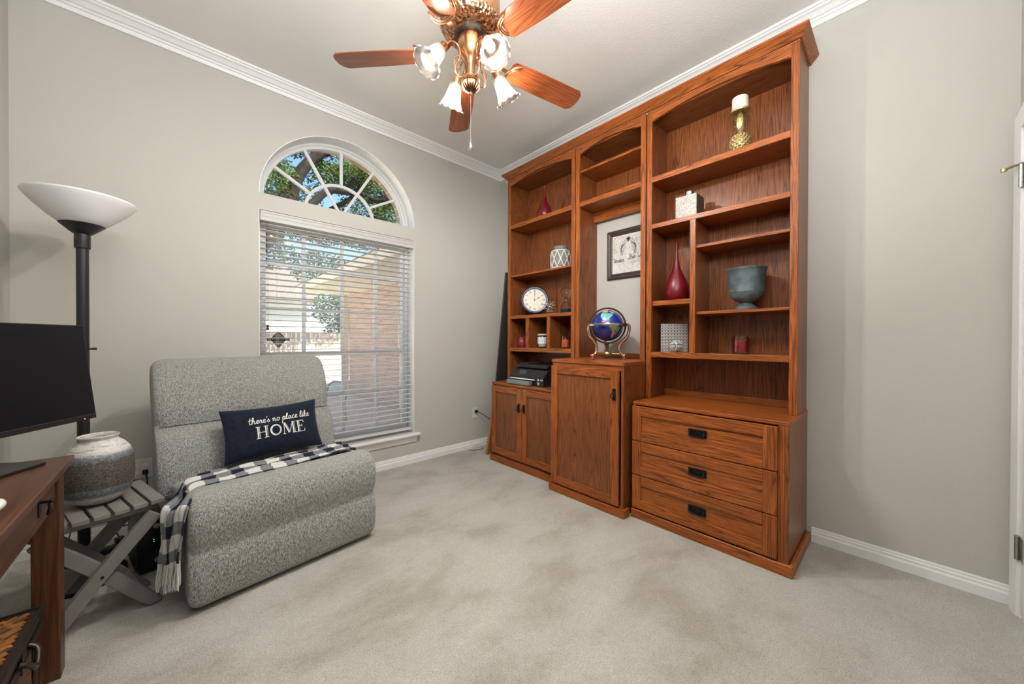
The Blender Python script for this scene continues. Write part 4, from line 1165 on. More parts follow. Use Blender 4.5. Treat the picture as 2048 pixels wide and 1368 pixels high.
def build_basket():
    x0, x1, y0, y1, H = -3.40, -3.024, -1.80, -1.252, .305
    t = thing('storage_basket', 'lidded woven basket with dark wooden rims under the desk', 'basket', ((x0+x1)/2, (y0+y1)/2, 0))
    DK = plain('dark_stained_rattan', (.022, .012, .008), .4, var=.4, nscale=60)
    WV = plain('amber_cane_strip', (.33, .125, .028), .45, var=.45, nscale=25)
    WD = plain('brown_cane_strip', (.10, .045, .016), .5, var=.5, nscale=40)
    MB().box(x0+.02, x1-.02, y0+.02, y1-.02, .002, H-.055).build('body', DK, t, world=True, bevel=.006)
    MB().box(x0, x1, y0, y1, H-.012, H-.004).build('lid_panel', DK, t, world=True)
    mb = MB()
    rr = .0085
    for z in (H-.006, H-.050):
        mb.tube([(x0, y0, z), (x1, y0, z), (x1, y1, z), (x0, y1, z)], rr, 8, closed=True)
    mb.build('lid_rim', DK, t, world=True, smooth=50)
    MB().box(x0+.004, x1-.004, y0+.004, y1-.004, H-.048, H-.010).build('lid_side', DK, t, world=True)
    mb = MB().tube([(x1-.018, y0+.018, .010), (x1-.018, y1-.018, .010), (x0+.018, y1-.018, .010), (x0+.018, y0+.018, .010)], .008, 8, closed=True)
    mb.tube([(x1-.016, y1-.016, .0), (x1-.016, y1-.016, H-.055)], .007, 8); mb.tube([(x1-.016, y0+.016, .0), (x1-.016, y0+.016, H-.055)], .007, 8)
    mb.build('body_rim', DK, t, world=True, smooth=50)
    r = random.Random(5); mb = MB(); mdk = MB()
    nx, ny = 15, 26
    dx, dy = (x1-x0-.05)/nx, (y1-y0-.05)/ny
    for i in range(nx):
        for j in range(ny):
            cx, cy = x0+.025+dx*(i+.5), y0+.025+dy*(j+.5)
            L = dx*1.15; a = radians(28)
            M = Matrix.Rotation(a, 3, 'Z') @ Matrix.Rotation(radians(7 if (i+j) % 3 == 1 else -7), 3, 'Y')
            (mdk if (i*2 + j) % 4 == 0 else mb).obox((cx, cy, H-.0015), (L*.64, dy*.40, .0013), M)
    w = mb.build('lid_weave', WV, t, world=True); w['kind'] = 'stuff'
    w = mdk.build('lid_weave_dark', WD, t, world=True); w['kind'] = 'stuff'
    mb = MB()
    for i in range(26):
        for k in range(15):
            cy, cz = y0+.035+(y1-y0-.07)*(i+.5)/26, .022+(H-.085)*(k+.5)/15
            M = Matrix.Rotation(radians(8 if (i+k) % 2 else -8), 3, 'X')
            mb.obox((x1-.018, cy, cz), (.002, .0085, .0058), M @ Matrix.Rotation(radians(r.uniform(-6, 6)), 3, 'X'))
    for i in range(18):
        for k in range(15):
            cx, cz = x0+.035+(x1-x0-.07)*(i+.5)/18, .022+(H-.085)*(k+.5)/15
            for yy in (y0+.018, y1-.018): mb.obox((cx, yy, cz), (.0085, .002, .0058))
    w = mb.build('side_weave', WD, t, world=True); w['kind'] = 'stuff'
    mb = MB().tube(smoothpath([(x1+.002, -1.50, H-.030), (x1+.020, -1.492, H-.045), (x1+.024, -1.455, H-.075), (x1+.020, -1.418, H-.045), (x1+.002, -1.41, H-.030)], 5), .007, 8)
    mb.box(x1-.002, x1+.004, -1.475, -1.435, H-.075, H-.015)
    mb.build('handle_clasp', DK, t, world=True, smooth=50)
build_basket()

def build_vase():
    t = thing('ceramic_vase', 'large round vase in white, blue-grey and bronze bands on the side table', 'vase', (-2.955, -.795, .4665))
    m, n, l, b = nt('banded_rustic_glaze'); setp(b, (.5,.5,.5), .55, 0, .4)
    tc = n.new('ShaderNodeTexCoord'); sp = n.new('ShaderNodeSeparateXYZ'); l.new(tc.outputs['Object'], sp.inputs[0])
    nz = noise(n, l, coord(n, l, (1,1,9)), 16, 5, .7)
    z = math_(n, l, 'ADD', sp.outputs[2], math_(n, l, 'MULTIPLY', math_(n, l, 'SUBTRACT', nz, .5), .030))
    zz = math_(n, l, 'DIVIDE', z, .285)
    wht, blu, brz = (.70,.69,.65), (.13,.142,.16), (.090,.076,.066)
    col = ramp(n, l, zz, [(.0, (.10,.10,.11)), (.05, (.55,.55,.53)), (.13, wht), (.18, blu), (.27, (.17,.19,.215)), (.285, brz), (.66, (.095,.08,.07)), (.675, blu), (.74, (.22,.24,.27)), (.79, wht), (.90, wht), (1.0, (.62,.60,.55))])
    spk = noise(n, l, tc.outputs['Object'], 130, 3, .7)
    scr = noise(n, l, coord(n, l, (1,1,12)), 22, 4, .7)
    msk = ramp(n, l, zz, [(.0, (.35,.35,.35)), (.16, (.15,.15,.15)), (.26, (.75,.75,.75)), (.68, (.75,.75,.75)), (.78, (.12,.12,.12)), (1.0, (.15,.15,.15))])
    col = mix(n, l, msk, col, ramp(n, l, spk, [(.33, (.30,.30,.30)), (.52, (1.0,1.0,1.0)), (.66, (2.3,2.25,2.2))]), 'MULTIPLY')
    col = mix(n, l, ramp(n, l, scr, [(.56, (0,0,0)), (.62, (.75,.75,.75))]), col, (.10,.10,.105))
    l.new(col, b.inputs['Base Color']); bump(n, l, b, math_(n, l, 'ADD', spk, scr), .5, .006)
    prof = [(.0, 0), (.052, 0), (.056, .006), (.078, .020), (.097, .044), (.106, .075), (.109, .110), (.108, .160), (.104, .195), (.094, .225), (.078, .248), (.062, .262), (.056, .270), (.060, .279), (.063, .284), (.060, .287), (.055, .284), (.050, .270), (.055, .258), (.090, .20), (.095, .10), (.06, .02), (.0, .018)]
    MB().lathe(prof, 56).build('body', m, t, smooth=60)
build_vase()

def build_pc():
    t = thing('computer_tower', 'small black computer tower on the carpet beside the recliner', 'computer', (-2.83, -.455, 0), radians(10))
    MB().box(-.052, .052, -.14, .15, .004, .272).build('case', M_BLACK, t, bevel=.004)
    MB().box(-.050, .050, -.146, -.140, .008, .268).build('front_panel', plain('gloss_black_bezel', (.008,.008,.009), .18), t, bevel=.003)
    MB().lathe([(.0, 0), (.012, 0), (.012, .0015), (.0, .0015)], 20, Matrix.Rotation(radians(90), 3, 'X'), (.018, -.1462, .228)).build('logo_badge', M_GREYPLAS, t)
    mb = MB().lathe([(.0, 0), (.011, 0), (.009, .002), (.0, .002)], 20, Matrix.Rotation(radians(90), 3, 'X'), (.018, -.1462, .058)); mb.build('power_button', M_GREYPLAS, t)
    for k in range(2): MB().box(.007, .0095, -.1468, -.1455, .152+k*.010, .1545+k*.010).build('status_led', emit('green_led', (.1,1,.5), 3.0), t)
build_pc()

def cable(name, label, pts, r, mat, n=6):
    o = MB().tube(smoothpath(pts, 6), r, n).build(name, mat, smooth=60)
    return tag(o, label, 'cable')
cable('power_cable', 'black cable looping behind the side table to the wall', [(-2.90, -.30, .006), (-2.96, -.20, .10), (-3.02, -.13, .22), (-2.95, -.10, .27), (-2.88, -.09, .20), (-2.92, -.12, .10), (-2.98, -.16, .14), (-2.93, -.14, .21), (-2.86, -.16, .17), (-2.84, -.25, .12)], .0035, M_BLACK)
cable('power_cable', 'thin black cable arching above the power strip near the corner', [(-3.10, -.20, .035), (-3.13, -.16, .12), (-3.08, -.10, .22), (-2.98, -.07, .29), (-2.91, -.055, .31), (-2.90, -.05, .33)], .003, M_BLACK)
t = thing('power_strip', 'black power strip with plugs lying by the baseboard', 'power strip', (-3.02, -.22, 0), radians(20))
MB().box(-.15, .15, -.022, .022, .002, .032).build('strip_body', M_BLACK, t, bevel=.004)
for k in range(3): MB().box(-.11+k*.085, -.075+k*.085, -.016, .016, .032, .066).build('plug', M_BLACK, t, bevel=.004)
def outlet(label, x, z, w, h, plug=None):
    t = thing('wall_outlet', label, 'outlet', (x, 0, z))
    MB().box(-w/2, w/2, -.006, -.0005, -h/2, h/2).build('cover_plate', M_IVORY, t, bevel=.003)
    for s in (-1, 1):
        for wx in (([-.024, .024] if w > .1 else [0])):
            MB().lathe([(.0, 0), (.016, 0), (.015, .0015), (.0, .0015)], 18, Matrix.Rotation(radians(90), 3, 'X'), (wx, -.0062, s*.020)).build('socket', M_WHITE, t, smooth=40)
    MB().lathe([(.0, 0), (.003, 0), (.0, .001)], 8, Matrix.Rotation(radians(90), 3, 'X'), (0, -.0062, 0)).build('screw', M_NICKEL, t)
    return t
outlet('almond wall outlet beside the low oak cabinet with a black plug', -.360, .372, .072, .118)
outlet('double almond wall outlet behind the large vase', -2.880, .375, .116, .118)
o = MB().box(-.372, -.344, -.034, -.0085, .380, .404).tube(smoothpath([(-.358, -.030, .390), (-.35, -.05, .388), (-.305, -.062, .360), (-.25, -.072, .318), (-.19, -.085, .27), (-.17, -.09, .15), (-.17, -.095, .012)], 6), .0035, 8)
tag(o.build('plugged_cable', M_BLACK, smooth=50), 'black cord plugged into the outlet beside the oak cabinet', 'cord')
o = MB().box(-2.868, -2.844, -.032, -.0085, .345, .37).tube(smoothpath([(-2.856, -.028, .356), (-2.85, -.045, .345), (-2.846, -.05, .30), (-2.85, -.055, .20), (-2.86, -.07, .02)], 6), .0035, 8)
tag(o.build('plugged_cable', M_BLACK, smooth=50), 'black cord plugged into the outlet behind the vase', 'cord')
r = random.Random(11); pts = []
for k in range(26):
    a = k*1.9; pts.append((-.40 + .075*cos(a) + r.uniform(-.02,.02), -.075 + .035*sin(a) + r.uniform(-.01,.01), .006 + .0016*k + r.uniform(0, .012)))
tag(MB().tube(smoothpath(pts, 5), .0028, 6).build('extension_cord', M_WHITE, smooth=60), 'tangled white cord heaped against the baseboard left of the cabinet', 'cord')

# boards leaning left of the wall unit
def leaning(name, mat, A, B, th, x0, x1, bev):
    d = (B-A).normalized(); q = Vector((0, -d.z, d.y)); vs = []
    for x in (x0, x1):
        for p in (A, B):
            for s in (0, 1): vs.append((x, p.y + q.y*th*s, p.z + q.z*th*s + .012))
    return MB().add(vs, [(0,1,3,2), (4,6,7,5), (0,4,5,1), (2,3,7,6), (0,2,6,4), (1,5,7,3)]).build(name, mat, bevel=bev)
tag(leaning('folded_panel', M_DARKPANEL, Vector((0, -.170, 0)), Vector((0, -.4125, 1.83)), .018, -.298, -.035, .004), 'tall charcoal panel leaning against the left side of the oak hutch', 'panel')
tag(leaning('wooden_board', HONEY, Vector((0, -.266, 0)), Vector((0, -.380, .535)), .030, -.430, -.08, .006), 'honey oak board leaning against the side of the low cabinet', 'board')

# ------------------------------------------------------------------ printer
def build_printer():
    t = thing('printer', 'black inkjet printer with a grey paper tray on the low cabinet', 'printer', (-.255, -.835, .758))
    x0, x1, y0, y1, z = -.175, .165, .205, -.225, 0
    MB().prism([(x0, 0), (x0, .080), (x0+.055, .138), (x1, .150), (x1, 0)], y0, y1, lambda a, b, d: (a, d, b)).build('body', M_BLACK, t, bevel=.006)
    MB().box(x0+.07, x1-.01, y0-.02, y1+.02, .145, .182).build('scanner_lid', M_BLACK, t, bevel=.010, seg=3)
    MB().box(x0+.10, x1-.03, y0-.05, y0-.15, .182, .192).build('document_feeder', plain('dark_grey_plastic', (.03,.032,.034), .4), t, bevel=.006)
    MB().box(x0-.050, x0, y0-.010, y1+.13, .004, .042).build('paper_tray', M_GREYPLAS, t, bevel=.006)
    MB().box(x0-.022, x0+.004, y0-.030, y1+.085, .050, .064).build('output_tray', M_CHROME, t, bevel=.004)
    M = Matrix.Rotation(radians(-49), 3, 'Y')
    MB().obox((x0+.027, y0-.155, .110), (.024, .042, .0015), Matrix.Rotation(radians(-46.5), 3, 'Y')).build('touch_screen', plain('lcd_grey', (.055,.06,.055), .25), t)
    for k, (yy, rr) in enumerate(((y1+.060, .008), (y1+.030, .005), (y1+.012, .005))):
        MB().lathe([(.0, 0), (rr, 0), (rr, .003), (.0, .003)], 14, Matrix.Rotation(radians(-90), 3, 'Y'), (x0-.0003, yy, .058-.0*k)).build('button', M_WHITE, t, smooth=40)
    MB().lathe([(.0, 0), (.013, 0), (.012, .002), (.0, .002)], 20, Matrix.Rotation(radians(-90), 3, 'Y'), (x0-.0003, y1+.062, .026)).build('badge', M_NICKEL, t, smooth=40)
    MB().tube(smoothpath([(.10, y0, .02), (.09, y0+.05, .006), (.03, y0+.09, .004), (-.03, y0+.125, .004)], 5), .0028, 6).build('usb_cable', M_WHITE, t, smooth=60)
build_printer()

# ------------------------------------------------------------------ shelf ornaments
def lathe_thing(name, label, cat, loc, prof, mat, n=40, group=None):
    o = MB().lathe(prof, n).build(name, mat, smooth=50); o.location = loc
    return tag(o, label, cat, group)
def teardrop(h, r):
    P = [(.0, 0), (r*.55, 0), (r*.80, h*.035), (r*.96, h*.10), (r, h*.17), (r*.93, h*.27), (r*.72, h*.38), (r*.47, h*.48), (r*.28, h*.58), (r*.17, h*.70), (r*.115, h*.85), (r*.10, h*.985), (r*.125, h), (r*.07, h), (r*.05, h*.97), (.0, h*.97)]
    return P
lathe_thing('bottle_vase', 'smaller red teardrop vase on the top shelf of the left hutch', 'vase', (-.16, -.82, 2.2945), teardrop(.325, .072), M_RED)
lathe_thing('bottle_vase', 'tall red teardrop vase in the right hutch beside the urn compartment', 'vase', (-.165, -2.060, 1.4355), teardrop(.405, .077), M_RED)

def lattice_jar():
    t = thing('lattice_jar', 'grey ceramic jar with raised white lattice in the left hutch', 'jar', (-.15, -1.010, 1.8015))
    R_, h = .088, .205
    prof = [(.0, 0), (.070, 0), (.080, .008), (R_, .03), (R_, .150), (.078, .170), (.062, .180), (.060, .186), (.066, .196), (.067, .204), (.061, .206), (.056, .198), (.056, .186), (.0, .18)]
    MB().lathe(prof, 48).build('body', plain('matte_grey_glaze', (.20,.195,.18), .6, var=.1), t, smooth=50)
    mb = MB(); n = 9
    for k in range(n):
        for s in (-1, 1):
            for z0, z1 in ((.012, .086), (.086, .160)):
                pts = []
                for j in range(7):
                    q = j/6; a = 2*pi*(k/n) + s*q*pi/n*1.0 + (0 if z0 < .05 else s*pi/n); z = z0 + (z1-z0)*q
                    rr = R_ + .0015 - (.010 if z > .155 else 0)*(z-.155)/.005*0
                    if z > .150: rr = R_ - (z-.150)*.5 + .0015
                    if z < .03: rr = .080 + (z-.008)*.36 + .0015
                    pts.append((rr*cos(a), rr*sin(a), z))
                mb.tube(pts, .0036, 6)
    for z, rr in ((.011, .083), (.163, .083)):
        mb.tube([(rr*cos(2*pi*i/40), rr*sin(2*pi*i/40), z) for i in range(40)], .004, 6, closed=True)
    mb.build('lattice', plain('white_slip', (.72,.71,.67), .6, var=.04), t, smooth=60)
lattice_jar()

def clock():
    cx, cy, R_ = -.155, -.690, .136
    t = thing('round_clock', 'round navy clock with Roman numerals leaning in the left hutch', 'clock', (cx, cy, 1.3995), radians(-46))
    # local: -y is out of the dial; lean back a little
    lean = radians(8)
    M = Matrix.Rotation(radians(90) - lean, 3, 'X')
    c = Vector((0, 0, R_*cos(lean)+.012))
    MB().lathe([(.0, 0), (R_-.004, 0), (R_, .008), (R_, .020), (R_-.010, .032), (R_-.022, .030), (R_-.028, .020), (.0, .020)], 64, M, c).build('case', M_NAVY, t, smooth=40)
    MB().lathe([(.0, .0205), (R_-.027, .0205), (R_-.027, .0215), (.0, .0215)], 64, M, c).build('dial', M_DIAL, t)
    fn = lambda a, b, d: tuple(M @ Vector((a, b, .0217 + d)) + c)
    mb = MB(); num = ['XII','I','II','III','IIII','V','VI','VII','VIII','IX','X','XI']; rr = .088
    for i, s in enumerate(num):
        a = radians(90 - 30*i); ux, uy = cos(a), sin(a); tx, ty = uy, -ux
        wtot = sum(.0045 if ch == 'I' else .010 for ch in s); x = -wtot/2
        def pt(p, q): return (ux*(rr+q) + tx*p, uy*(rr+q) + ty*p)
        for ch in s:
            if ch == 'I': rib(mb, [pt(x+.002, -.011), pt(x+.002, .011)], .0022, fn); x += .0045
            elif ch == 'V': rib(mb, [pt(x, .011), pt(x+.0045, -.011)], .0022, fn); rib(mb, [pt(x+.009, .011), pt(x+.0045, -.011)], .0012, fn); x += .010
            else: rib(mb, [pt(x, .011), pt(x+.009, -.011)], .0022, fn); rib(mb, [pt(x+.009, .011), pt(x, -.011)], .0012, fn); x += .010
    for i in range(60):
        a = radians(6*i); rib(mb, [(cos(a)*.1035, sin(a)*.1035), (cos(a)*.106, sin(a)*.106)], .0009, fn)
    mb.build('numerals', M_INK, t)
    fn2 = lambda a, b, d: tuple(M @ Vector((a, b, .0235 + d)) + c)
    def hand(ang, L, w):
        mb = MB(); a = radians(90-ang); ux, uy = cos(a), sin(a)
        rib(mb, [(-ux*.012, -uy*.012), (ux*L, uy*L)], .0022, fn2); rib(mb, [(ux*L*.55, uy*L*.55), (ux*L*.78, uy*L*.78)], w, fn2)
        mb.build('clock_hand', M_INK, t)
    hand(2, .085, .007); hand(62, .062, .008)
    MB().lathe([(.0, .022), (.006, .022), (.005, .026), (.0, .026)], 16, M, c).build('hub_cap', M_INK, t, smooth=40)
clock()

def silver_flower():
    t = thing('wire_flower', 'small silver ornament of looped petals in front of the clock', 'ornament', (-.232, -.955, 1.3995))
    c = Vector((0, 0, .064)); r = random.Random(2)
    core = MB().sphere(c, .012, 14, 8); core.build('core', M_CHROME, t, smooth=60)
    k = 0
    for lat in (-55, -20, 18, 52):
        m = 10 if abs(lat) < 40 else 7
        for i in range(m):
            a = 2*pi*(i + .3*(lat > 0))/m; la = radians(lat)
            d = Vector((cos(a)*cos(la), sin(a)*cos(la), sin(la))); s = d.cross(Vector((0,0,1))).normalized()
            L = .060
            if c.z + d.z*L < .004: L = (c.z-.004)/max(.01, -d.z)
            pts = smoothpath([c + d*.010, c + d*L*.6 + s*.006, c + d*L*.93 + s*.0065, c + d*L, c + d*L*.93 - s*.0065, c + d*L*.6 - s*.006, c + d*.010], 4)
            MB().tube(pts, .0021, 5).build('petal', M_CHROME, t, smooth=60); k += 1
silver_flower()

def hourglass():
    t = thing('hourglass', 'clear hourglass with dark blue sand beside the clock', 'hourglass', (-.16, -1.085, 1.3995))
    h = .232
    prof = [(.0, .002), (.044, .002), (.052, .010), (.053, .040), (.046, .070), (.026, .098), (.0065, .114), (.0055, .117), (.0065, .120), (.026, .136), (.046, .164), (.053, .194), (.048, .218), (.030, .230), (.0, .232)]
    MB().lathe(prof, 40).build('glass_bulbs', M_CLEAR, t, smooth=60)
    MB().lathe([(.0, .005), (.042, .005), (.049, .012), (.0505, .036), (.030, .042), (.0, .048)], 40).build('sand', M_SAND, t, smooth=40)
    m = M_CLEAR
    MB().lathe([(.0072, .112), (.009, .117), (.0072, .122)], 16, cap0=False, cap1=False).build('neck_ring', M_BRASS, t, smooth=50)
hourglass()

lathe_thing('small_jar', 'small maroon glazed pot in the left cubby', 'pot', (-.185, -.545, 1.0875), [(.0,0),(.028,0),(.036,.012),(.041,.040),(.040,.066),(.031,.080),(.029,.084),(.034,.096),(.033,.100),(.028,.098),(.026,.085),(.0,.08)], M_MAROON)
def jar_candle(label, loc, R_, h, wax, lidmat=None, name='jar_candle', labelpaper=False):
    t = thing(name, label, 'candle', loc)
    MB().lathe([(.0,0),(R_*.86,0),(R_,.006),(R_,h*.86),(R_*.93,h*.92),(R_*.94,h),(R_*.88,h),(R_*.87,h*.92),(R_*.93,h*.85),(R_*.93,.012),(.0,.010)], 40).build('glass_jar', M_CLEAR, t, smooth=50)
    MB().lathe([(.0,.011),(R_*.91,.012),(R_*.91,h*.74),(.0,h*.75)], 36).build('wax', wax, t, smooth=40)
    MB().tube([(0,0,h*.75),(0,0,h*.82)], .0012, 5).build('wick', M_INK, t)
    if lidmat: MB().lathe([(R_*.95,h*.90),(R_*1.03,h*.905),(R_*1.03,h*1.0),(R_*.98,h*1.015),(.0,h*1.015)], 36).build('lid', lidmat, t, smooth=40)
    if labelpaper:
        mb = MB(); n = 14
        rings = []
        for i in range(n+1):
            a = radians(150 + 120*i/n)
            rings.append([((R_+.0006)*cos(a), (R_+.0006)*sin(a), h*.28), ((R_+.0006)*cos(a), (R_+.0006)*sin(a), h*.78), ((R_+.0014)*cos(a), (R_+.0014)*sin(a), h*.78), ((R_+.0014)*cos(a), (R_+.0014)*sin(a), h*.28)])
        mb.loft(rings); mb.build('paper_label', plain('pale_blue_label', (.62,.66,.70), .6, var=.25, nscale=45), t)
    return t
jar_candle('cream jar candle with a lid and pale label in the middle cubby', (-.185, -.822, 1.0875), .047, .130, M_CREAM, plain('beige_lid', (.62,.52,.42), .5), labelpaper=True)
jar_candle('orange candle in a glass jar in the right-hand cubby', (-.185, -1.100, 1.0875), .043, .105, M_ORANGE)
jar_candle('deep red candle in a glass tumbler on the lower shelf of the right hutch', (-.165, -2.452, 1.0805), .047, .112, M_WINE)

def pineapple():
    t = thing('pineapple_candlestick', 'gold pineapple candlestick on the top shelf of the right hutch', 'candlestick', (-.215, -2.452, 2.2945))
    sc = 1.0
    body = [(.0,0),(.036,0),(.047,.012),(.053,.035),(.052,.062),(.042,.088),(.026,.102),(.0,.106)]
    b = MB().lathe(body, 32).build('fruit', M_GOLD, t, smooth=60)
    mb = MB()
    for k in range(7):
        z = .010 + k*.0138
        R_ = 0
        for (r0, z0), (r1, z1) in zip(body[1:-1], body[2:]):
            if z0 <= z <= z1: R_ = r0 + (r1-r0)*(z-z0)/(z1-z0)
        m = 14
        for i in range(m):
            a = 2*pi*(i + .5*(k % 2))/m
            M = Matrix.Rotation(a, 3, 'Z')
            mb.lathe([(.0105, -.001), (.008, .004), (.0015, .010), (.0, .0105)], 5, M @ Matrix.Rotation(radians(75), 3, 'Y'), (R_*.97*cos(a), R_*.97*sin(a), z))
    s = mb.build('scales', M_GOLD, b, smooth=30); s['kind'] = 'stuff'
    MB().lathe([(.016,.100),(.012,.13),(.011,.20),(.016,.232)], 16).build('stem', M_GOLD, t, smooth=50)
    def leaf(a, z0, L, out):
        d = Vector((cos(a), sin(a), 0)); s = Vector((-sin(a), cos(a), 0)); Z = Vector((0,0,1)); rings = []
        for i in range(7):
            q = i/6; p = d*(.010 + out*q**2) + Z*(z0 + L*q - .012*max(0, q-.7)/.3*(out > .03)); w = .0145*sin(pi*min(1, q*.82+.18))**.8*(1-.92*max(0, q-.75)/.25*1)
            w = max(w, .0006); tk = .0018
            rings.append([tuple(p + s*w), tuple(p + d*tk + Z*0), tuple(p - s*w), tuple(p - d*tk)])
        return MB().loft(rings)
    for i in range(4): leaf(radians(45+90*i), .100, .062, .026).build('leaf', M_GOLD, t, smooth=50)
    for i in range(4): leaf(radians(90*i), .138, .060, .022).build('leaf', M_GOLD, t, smooth=50)
    for i in range(6): leaf(radians(60*i+20), .165, .068, .044).build('leaf', M_GOLD, t, smooth=50)
    MB().lathe([(.0,.226),(.030,.228),(.054,.236),(.058,.244),(.055,.246),(.048,.240),(.0,.240)], 36).build('drip_tray', M_GOLD, t, smooth=40)
    lathe_thing('pillar_candle', 'cream pillar candle on top of the gold pineapple candlestick', 'candle', (-.215, -2.452, 2.2945+.2405), [(.0,0),(.0415,0),(.0425,.002),(.0425,.082),(.040,.085),(.034,.083),(.0,.078)], M_CREAM)
pineapple()

def mosaic_bottle():
    t = thing('mosaic_bottle', 'square pearl-mosaic bottle with a silver cap in the right hutch', 'bottle', (-.205, -2.158, 1.9685))
    m, n, l, b = nt('mother_of_pearl_chips'); setp(b, (.5,.5,.48), .3, .2, .6)
    vo = n.new('ShaderNodeTexVoronoi'); vo.inputs['Scale'].default_value = 170; l.new(coord(n, l), vo.inputs['Vector'])
    l.new(mix(n, l, .45, ramp(n, l, vo.outputs['Color'], [(.15, (.13,.12,.105)), (.8, (.50,.48,.44))]), (.40,.38,.345)), b.inputs['Base Color'])
    bump(n, l, b, vo.outputs['Distance'], .4, .003)
    MB().box(-.062, .062, -.066, .066, 0, .142).build('body', m, t, bevel=.004)
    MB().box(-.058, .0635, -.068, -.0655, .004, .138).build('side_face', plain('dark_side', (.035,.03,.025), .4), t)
    MB().lathe([(.020,.142),(.020,.152),(.026,.153),(.027,.156),(.027,.178),(.022,.182),(.0,.182)], 28).build('cap', M_CHROME, t, smooth=40)
mosaic_bottle()

def mosaic_plaque():
    SIL = plain('silver_leaf_tile', (.82,.83,.79), .3, .25, var=.25, nscale=28)
    t = thing('mosaic_plaque', 'square silver plaque of small pierced tiles standing in the right hutch', 'ornament', (-.098, -2.016, 1.0805), radians(-38))
    S = .200
    MB().box(-S/2, S/2, 0, .010, 0, S).build('backing', M_INK, t)
    n = 9; p = S/n; base = None; k = 0
    for i in range(n):
        for j in range(n):
            if base is None:
                h, w = p*.435, p*.19
                mb = MB().box(-h, h, -.004, 0, w, h).box(-h, h, -.004, 0, -h, -w).box(-h, -w, -.004, 0, -w, w).box(w, h, -.004, 0, -w, w)
                bm_ = mb.build('tile', SIL, t); base = bm_; o = bm_
            else:
                o = base.copy(); COL.objects.link(o); o.parent = t
            o.location = (-S/2 + p*(i+.5), -.0003, p*(j+.5))
    b = thing('mosaic_ball', 'small silver mosaic ball in front of the square plaque', 'ornament', (-.165, -2.062, 1.0805))
    R_ = .042
    core = MB().sphere((0, 0, R_), R_-.003, 24, 14).build('core', M_INK, b, smooth=60)
    rings = [(-60, 6), (-30, 10), (0, 12), (30, 10), (60, 6), (89, 1)]
    base = None
    for lat, m in rings:
        for i in range(m):
            a = 2*pi*(i + .5*(lat % 60 != 0))/m; la = radians(lat)
            if base is None:
                h, w = .0085, .0034
                mb = MB().box(-h, h, w, h, -.0015, .0015).box(-h, h, -h, -w, -.0015, .0015).box(-h, -w, -w, w, -.0015, .0015).box(w, h, -w, w, -.0015, .0015)
                base = mb.build('tile', SIL, b); o = base
            else: o = base.copy(); COL.objects.link(o); o.parent = b
            d = Vector((cos(a)*cos(la), sin(a)*cos(la), sin(la)))
            o.location = Vector((0, 0, R_)) + d*(R_-.002); o.rotation_euler = d.to_track_quat('Z', 'Y').to_euler()
mosaic_plaque()

lathe_thing('footed_urn', 'blue-grey metal footed urn on the shelf of the right hutch', 'urn', (-.165, -2.478, 1.3465),
   [(.0,0),(.058,0),(.061,.006),(.055,.020),(.034,.034),(.031,.042),(.036,.048),(.058,.058),(.078,.075),(.088,.098),(.0885,.104),(.0905,.106),(.0905,.112),(.089,.114),(.094,.160),(.098,.215),(.103,.240),(.106,.244),(.106,.252),(.101,.253),(.097,.240),(.090,.15),(.07,.08),(.0,.07)], M_URN, 56)

